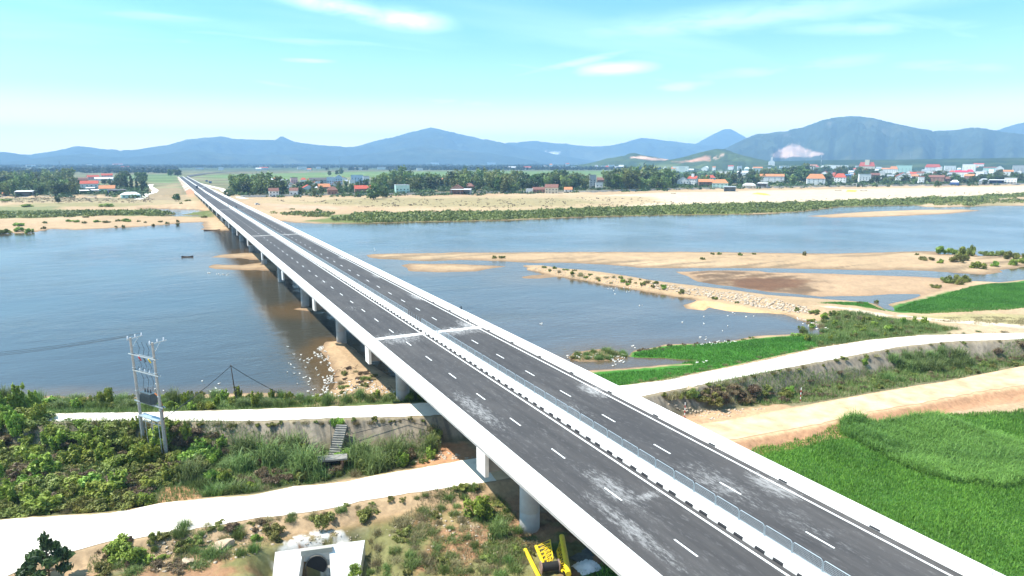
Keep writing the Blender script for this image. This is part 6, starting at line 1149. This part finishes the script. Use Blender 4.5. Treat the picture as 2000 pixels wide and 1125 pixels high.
A0, A1 = gp_(1097, 1060, .7), gp_(1110, 1135, .7); B0, B1 = gp_(1088, 1082, .35), gp_(1098, 1125, .4)
MB().tube([A0, A1], .27, 12).build('chord', m_yel, ca_); MB().tube([B0, B1], .09, 8).build('chord', m_yel, ca_); mb = MB()
for i in range(6): mb.tube([A0.lerp(A1, i/6), B0.lerp(B1, i/6)], .05, 6).tube([B0.lerp(B1, i/6), A0.lerp(A1, (i+1)/6)], .05, 6)
mb.build('lattice', m_yel, ca_)
mb = MB(); p = gp_(1143, 1090, .15); mb.box(p, (2.6, 1.8, .12), .3); mb.build('board', m_grey, label='dark grey board lying in the bridge shadow', category='board')
rng = np.random.default_rng(9); p = gp_(1147, 1112, 0); gx_, gy_ = np.meshgrid(np.linspace(-1.2, 1.2, 16), np.linspace(-1.0, 1.0, 14), indexing='ij'); V = np.stack([gx_+p.x, gy_+p.y, p.z+.6*np.exp(-(gx_**2+gy_**2)*.9)+.38*np.abs(fbm(gx_*2.2, gy_*2.2, 4, 3))], -1).reshape(-1, 3); ii = np.arange(224).reshape(16, 14)
link('sheet', np_mesh('sheet', V, np.stack([ii[:-1, :-1], ii[1:, :-1], ii[1:, 1:], ii[:-1, 1:]], -1).reshape(-1, 4), m_tarp, False), label='crumpled white plastic sheet covering a heap beside the bridge', category='plastic sheet')
# ------------------------------------------------------------------ boats, vehicles, people, masts
def boat(p, L_, rz, lab):
    o = thing('boat', lab, 'boat', p, rz); n = 9; vs = []; fs = []
    for i in range(n): t = -1+2*i/(n-1); w_ = .13*L_*math.sqrt(max(1-t*t*.96, 0)); z = .28+.3*t*t; x = t*L_/2; vs += [(x, -w_, z), (x, -w_*.6, -.12), (x, w_*.6, -.12), (x, w_, z), (x, w_*.88, z), (x, w_*.5, .02), (x, -w_*.5, .02), (x, -w_*.88, z)]
    for i in range(n-1):
        for k in range(8): fs.append((i*8+k, i*8+(k+1) % 8, i*8+8+(k+1) % 8, i*8+8+k))
    MB().add(vs, fs).build('hull', m_wood, o); mb = MB()
    for t in (-.5, 0, .5): mb.box((t*L_/2, 0, .26), (.25, .2*L_, .05))
    mb.build('thwart', m_rust, o); return o
boat(PZ(366, 502, .02), 4.6, -.25, 'small wooden boat alone on the river left of the bridge'); boat(PZ(414, 450, .05), 9.0, -.3, 'long dark boat moored at the sand spit beside the bridge columns')
boat(at(1637, 372)+Vector((0, 0, .15)), 9, -.45, 'brown boat lying on the far sand, left one of two'); boat(at(1687, 373)+Vector((0, 0, .15)), 9, -.5, 'brown boat lying on the far sand, right one of two'); boat(at(1315, 378)+Vector((0, 0, .15)), 6, -.4, 'dark boat lying on the far sand at its left end')
def person(p, rz, lab):
    o = thing('person', lab, 'person', p, rz); J = [(0, 0, .92), (0, 0, 1.15), (0, 0, 1.40), (0, 0, 1.50), (0, .02, 1.64), (.20, 0, 1.40), (.25, .03, 1.12), (.25, .12, .88), (-.20, 0, 1.40), (-.25, .02, 1.12), (-.24, .08, .88), (.10, 0, .88), (.11, .03, .48), (.11, 0, .06), (.11, .14, .03), (-.10, 0, .88), (-.12, -.02, .48), (-.13, -.06, .06), (-.13, .08, .03)]
    E = [(0, 1), (1, 2), (2, 3), (3, 4), (2, 5), (5, 6), (6, 7), (2, 8), (8, 9), (9, 10), (0, 11), (11, 12), (12, 13), (13, 14), (0, 15), (15, 16), (16, 17), (17, 18)]; rr_ = [.15, .14, .16, .06, .11, .075, .05, .04, .075, .05, .04, .1, .07, .05, .04, .1, .07, .05, .04]
    me = bpy.data.meshes.new('body'); me.from_pydata(J, E, []); b_ = link('body', me, o); me.materials.append(m_cloth); b_.modifiers.new('skin', 'SKIN'); sv = me.skin_vertices[0] if len(me.skin_vertices) else None
    for i, r_ in enumerate(rr_): sv.data[i].radius = (r_, r_*.8)
    sv.data[0].use_root = True; b_.modifiers.new('sub', 'SUBSURF').levels = 1
    MB().lathe((0, .02, 1.66), [(.05, -.1), (.095, -.05), (.105, .02), (.08, .10), (.02, .13)], 10).build('head', m_skin, o, True); MB().lathe((0, .0, 1.70), [(.115, -.02), (.112, .05), (.07, .11), (.01, .13)], 10).build('hair', m_black, o, True)
for x, y, X_, lab in ((444.5, 404, 35.0, 'person walking on the left carriageway beside the median, far along the bridge'), (459.6, 406, 38.8, 'person standing just right of the median fence far along the bridge'), (482, 403.5, 45.2, 'person standing at the right parapet far along the bridge')):
    Yp_ = P(x, y, 10.6)[1]; person(Vector((X_, Yp_, float(deckz(Yp_))+.01)), rnd.uniform(0, 6), lab)
def wheel(o, x, y, r): w_ = MB().tube([(x, y-.13, r), (x, y+.13, r)], r, 14).build('wheel', m_black, o); MB().tube([(x, y-.15, r), (x, y+.15, r)], r*.5, 10).build('rim', m_galv, w_)
def truck(p, rz, body, lab):
    o = thing('truck', lab, 'truck', p, rz); MB().box((0, 0, 1.0), (7.4, 1.1, .3)).build('chassis', m_black, o); MB().box((-1.0, 0, 2.25), (5.2, 2.5, 2.2)).build('cargo_bed', body, o); MB().box((2.85, 0, 1.9), (1.9, 2.4, 2.1), 0, (.92, .96)).build('cab', body, o); MB().box((3.78, 0, 2.35), (.12, 2.0, .8)).build('windscreen', m_glass, o)
    for s_ in (-1, 1): MB().box((3.84, s_*.85, 1.1), (.08, .35, .22)).build('headlight', m_white, o)
    for x in (-2.6, -1.4, 2.7):
        for y in (-1.05, 1.05): wheel(o, x, y, .52)
def car(p, rz, body, lab):
    o = thing('car', lab, 'car', p, rz); mb = MB(); pr = [(-2.2, .35), (-2.25, .8), (-1.9, .98), (1.0, 1.0), (2.1, .82), (2.2, .4)]; mb.add([(x, y, z) for y in (-.88, .88) for x, z in pr], [tuple(range(5, -1, -1)), tuple(range(6, 12))]+[(i, (i+1) % 6, 6+(i+1) % 6, 6+i) for i in range(6)]); mb.build('body', body, o)
    pr = [(-1.75, .96), (-1.35, 1.48), (.2, 1.52), (.95, .98)]; MB().add([(x, y, z) for y in (-.78, .78) for x, z in pr], [(3, 2, 1, 0), (4, 5, 6, 7)]+[(i, (i+1) % 4, 4+(i+1) % 4, 4+i) for i in range(4)]).build('windows', m_glass, o); MB().box((-.5, 0, 1.53), (1.7, 1.4, .06)).build('roof', body, o)
    for x in (-1.35, 1.35):
        for y in (-.8, .8): wheel(o, x, y, .34)
m_navy = simple('navy_paint', (.02, .03, .06), None, 2, .4); m_tblue = simple('blue_paint', (.06, .14, .32), None, 2, .4)
def onroad(x, y, X_): Y_ = X_*P(x, y, 8.3)[1]/P(x, y, 8.3)[0]; return Vector((X_, Y_, float(deckz(Y_))+.02))
truck(onroad(384.5, 366.5, 32.5), -1.57, m_navy, 'dark truck driving on the left carriageway at the far end of the bridge'); car(onroad(395, 363.5, 38.5), 1.57, m_white, 'white car on the right carriageway beside the dark truck'); car(onroad(398.5, 364.2, 42.0), 1.57, m_white, 'white car on the right carriageway, nearer the edge barrier')
car(at(503, 400), .3, m_white, 'white car parked on the sand right of the bridge'); truck(at(411, 358), 1.2, m_tblue, 'blue truck parked on the ground right of the embankment, nearer one'); truck(at(404, 355.5), 1.3, m_tblue, 'blue truck parked on the ground right of the embankment, farther one')
def mast(x, y, ytop, lab, col, w_=3.0):
    p = at(x, y); m = pxm(p); h = (y-ytop)*m; o = thing('lattice_mast', lab, 'mast', p, .4); n = 7
    def c(t): q = w_*(1-t*.75)/2; return [Vector((a*q, b*q, h*t)) for a, b in ((-1, -1), (1, -1), (1, 1), (-1, 1))]
    mb = MB(); lt = MB()
    for i in range(n):
        a, b = c(i/n), c((i+1)/n); mb.cur = i % 2
        for k in range(4): mb.bar(a[k], b[k], .45); lt.bar(a[k], b[(k+1) % 4], .25); lt.bar(b[k], b[(k+1) % 4], .25)
    mb.build('leg', col, o); lt.build('lattice', m_galv, o); MB().tube([(0, 0, h), (0, 0, h*1.06)], .25, 6).build('antenna', m_galv, o)
    for k in range(3): MB().box((math.cos(k*2.1)*.9, math.sin(k*2.1)*.9, h*.95), (.5, .5, 2.2)).build('panel_antenna', m_white, o)
mast(1661, 322, 285, 'tall white topped lattice mast in the right part of the town', [m_white, m_tblue]); mast(1603, 330, 299, 'rusty red lattice mast left of the tall white topped one', [m_rust, m_white]); mast(1541, 326, 296, 'thin grey mast in front of the quarry', [m_galv, m_galv], 1.6); mast(1679, 320, 299, 'short dark mast right of the tall white topped one', [m_grey, m_grey], 1.6); mast(664, 326, 306, 'lone dark mast in the middle of the plain', [m_grey, m_grey], 4); mast(117, 328, 314, 'dark mast at the foot of the left mountains', [m_grey, m_grey], 4); mast(1776, 325, 302, 'pale thin mast right of the cream villa', [m_galv, m_galv], 1.4)
# rice spread to dry on the far sand
m_rice = simple('drying_rice', (.80, .66, .03), (.72, .52, .06), .3, .9)
def heap(pl, lab):
    w_ = [at(*q) for q in pl]; mb = MB(); n = len(w_); mb.add([v+Vector((0, 0, .28)) for v in w_]+[v-Vector((0, 0, .1)) for v in w_], [tuple(range(n))]+[(i, n+i, n+(i+1) % n, (i+1) % n) for i in range(n)]); mb.build('drying_rice', m_rice, label=lab, category='drying rice')
heap([(1470, 378.5), (1488, 380.5), (1505, 381.5), (1496, 378.5), (1480, 376.5)], 'vivid yellow carpet of rice drying on the far white sand'); heap([(1652, 374), (1670, 375), (1674, 372), (1656, 371)], 'pale yellow carpet of rice between the two brown boats on the far sand')
# ------------------------------------------------------------------ air
s = NT('hazy_air'); s.t.nodes.remove(s.b); pv = s.n('ShaderNodeVolumePrincipled'); pv.inputs['Color'].default_value = (0.38, 0.67, 1.0, 1); pv.inputs['Density'].default_value = 1.12e-4; pv.inputs['Anisotropy'].default_value = 0.0
s.l(pv.outputs[0], s.t.nodes['Material Output'].inputs['Volume'])
MB().box((3000, 6000, 348), (29000, 22000, 704)).build('haze', s.m, kind='stuff')
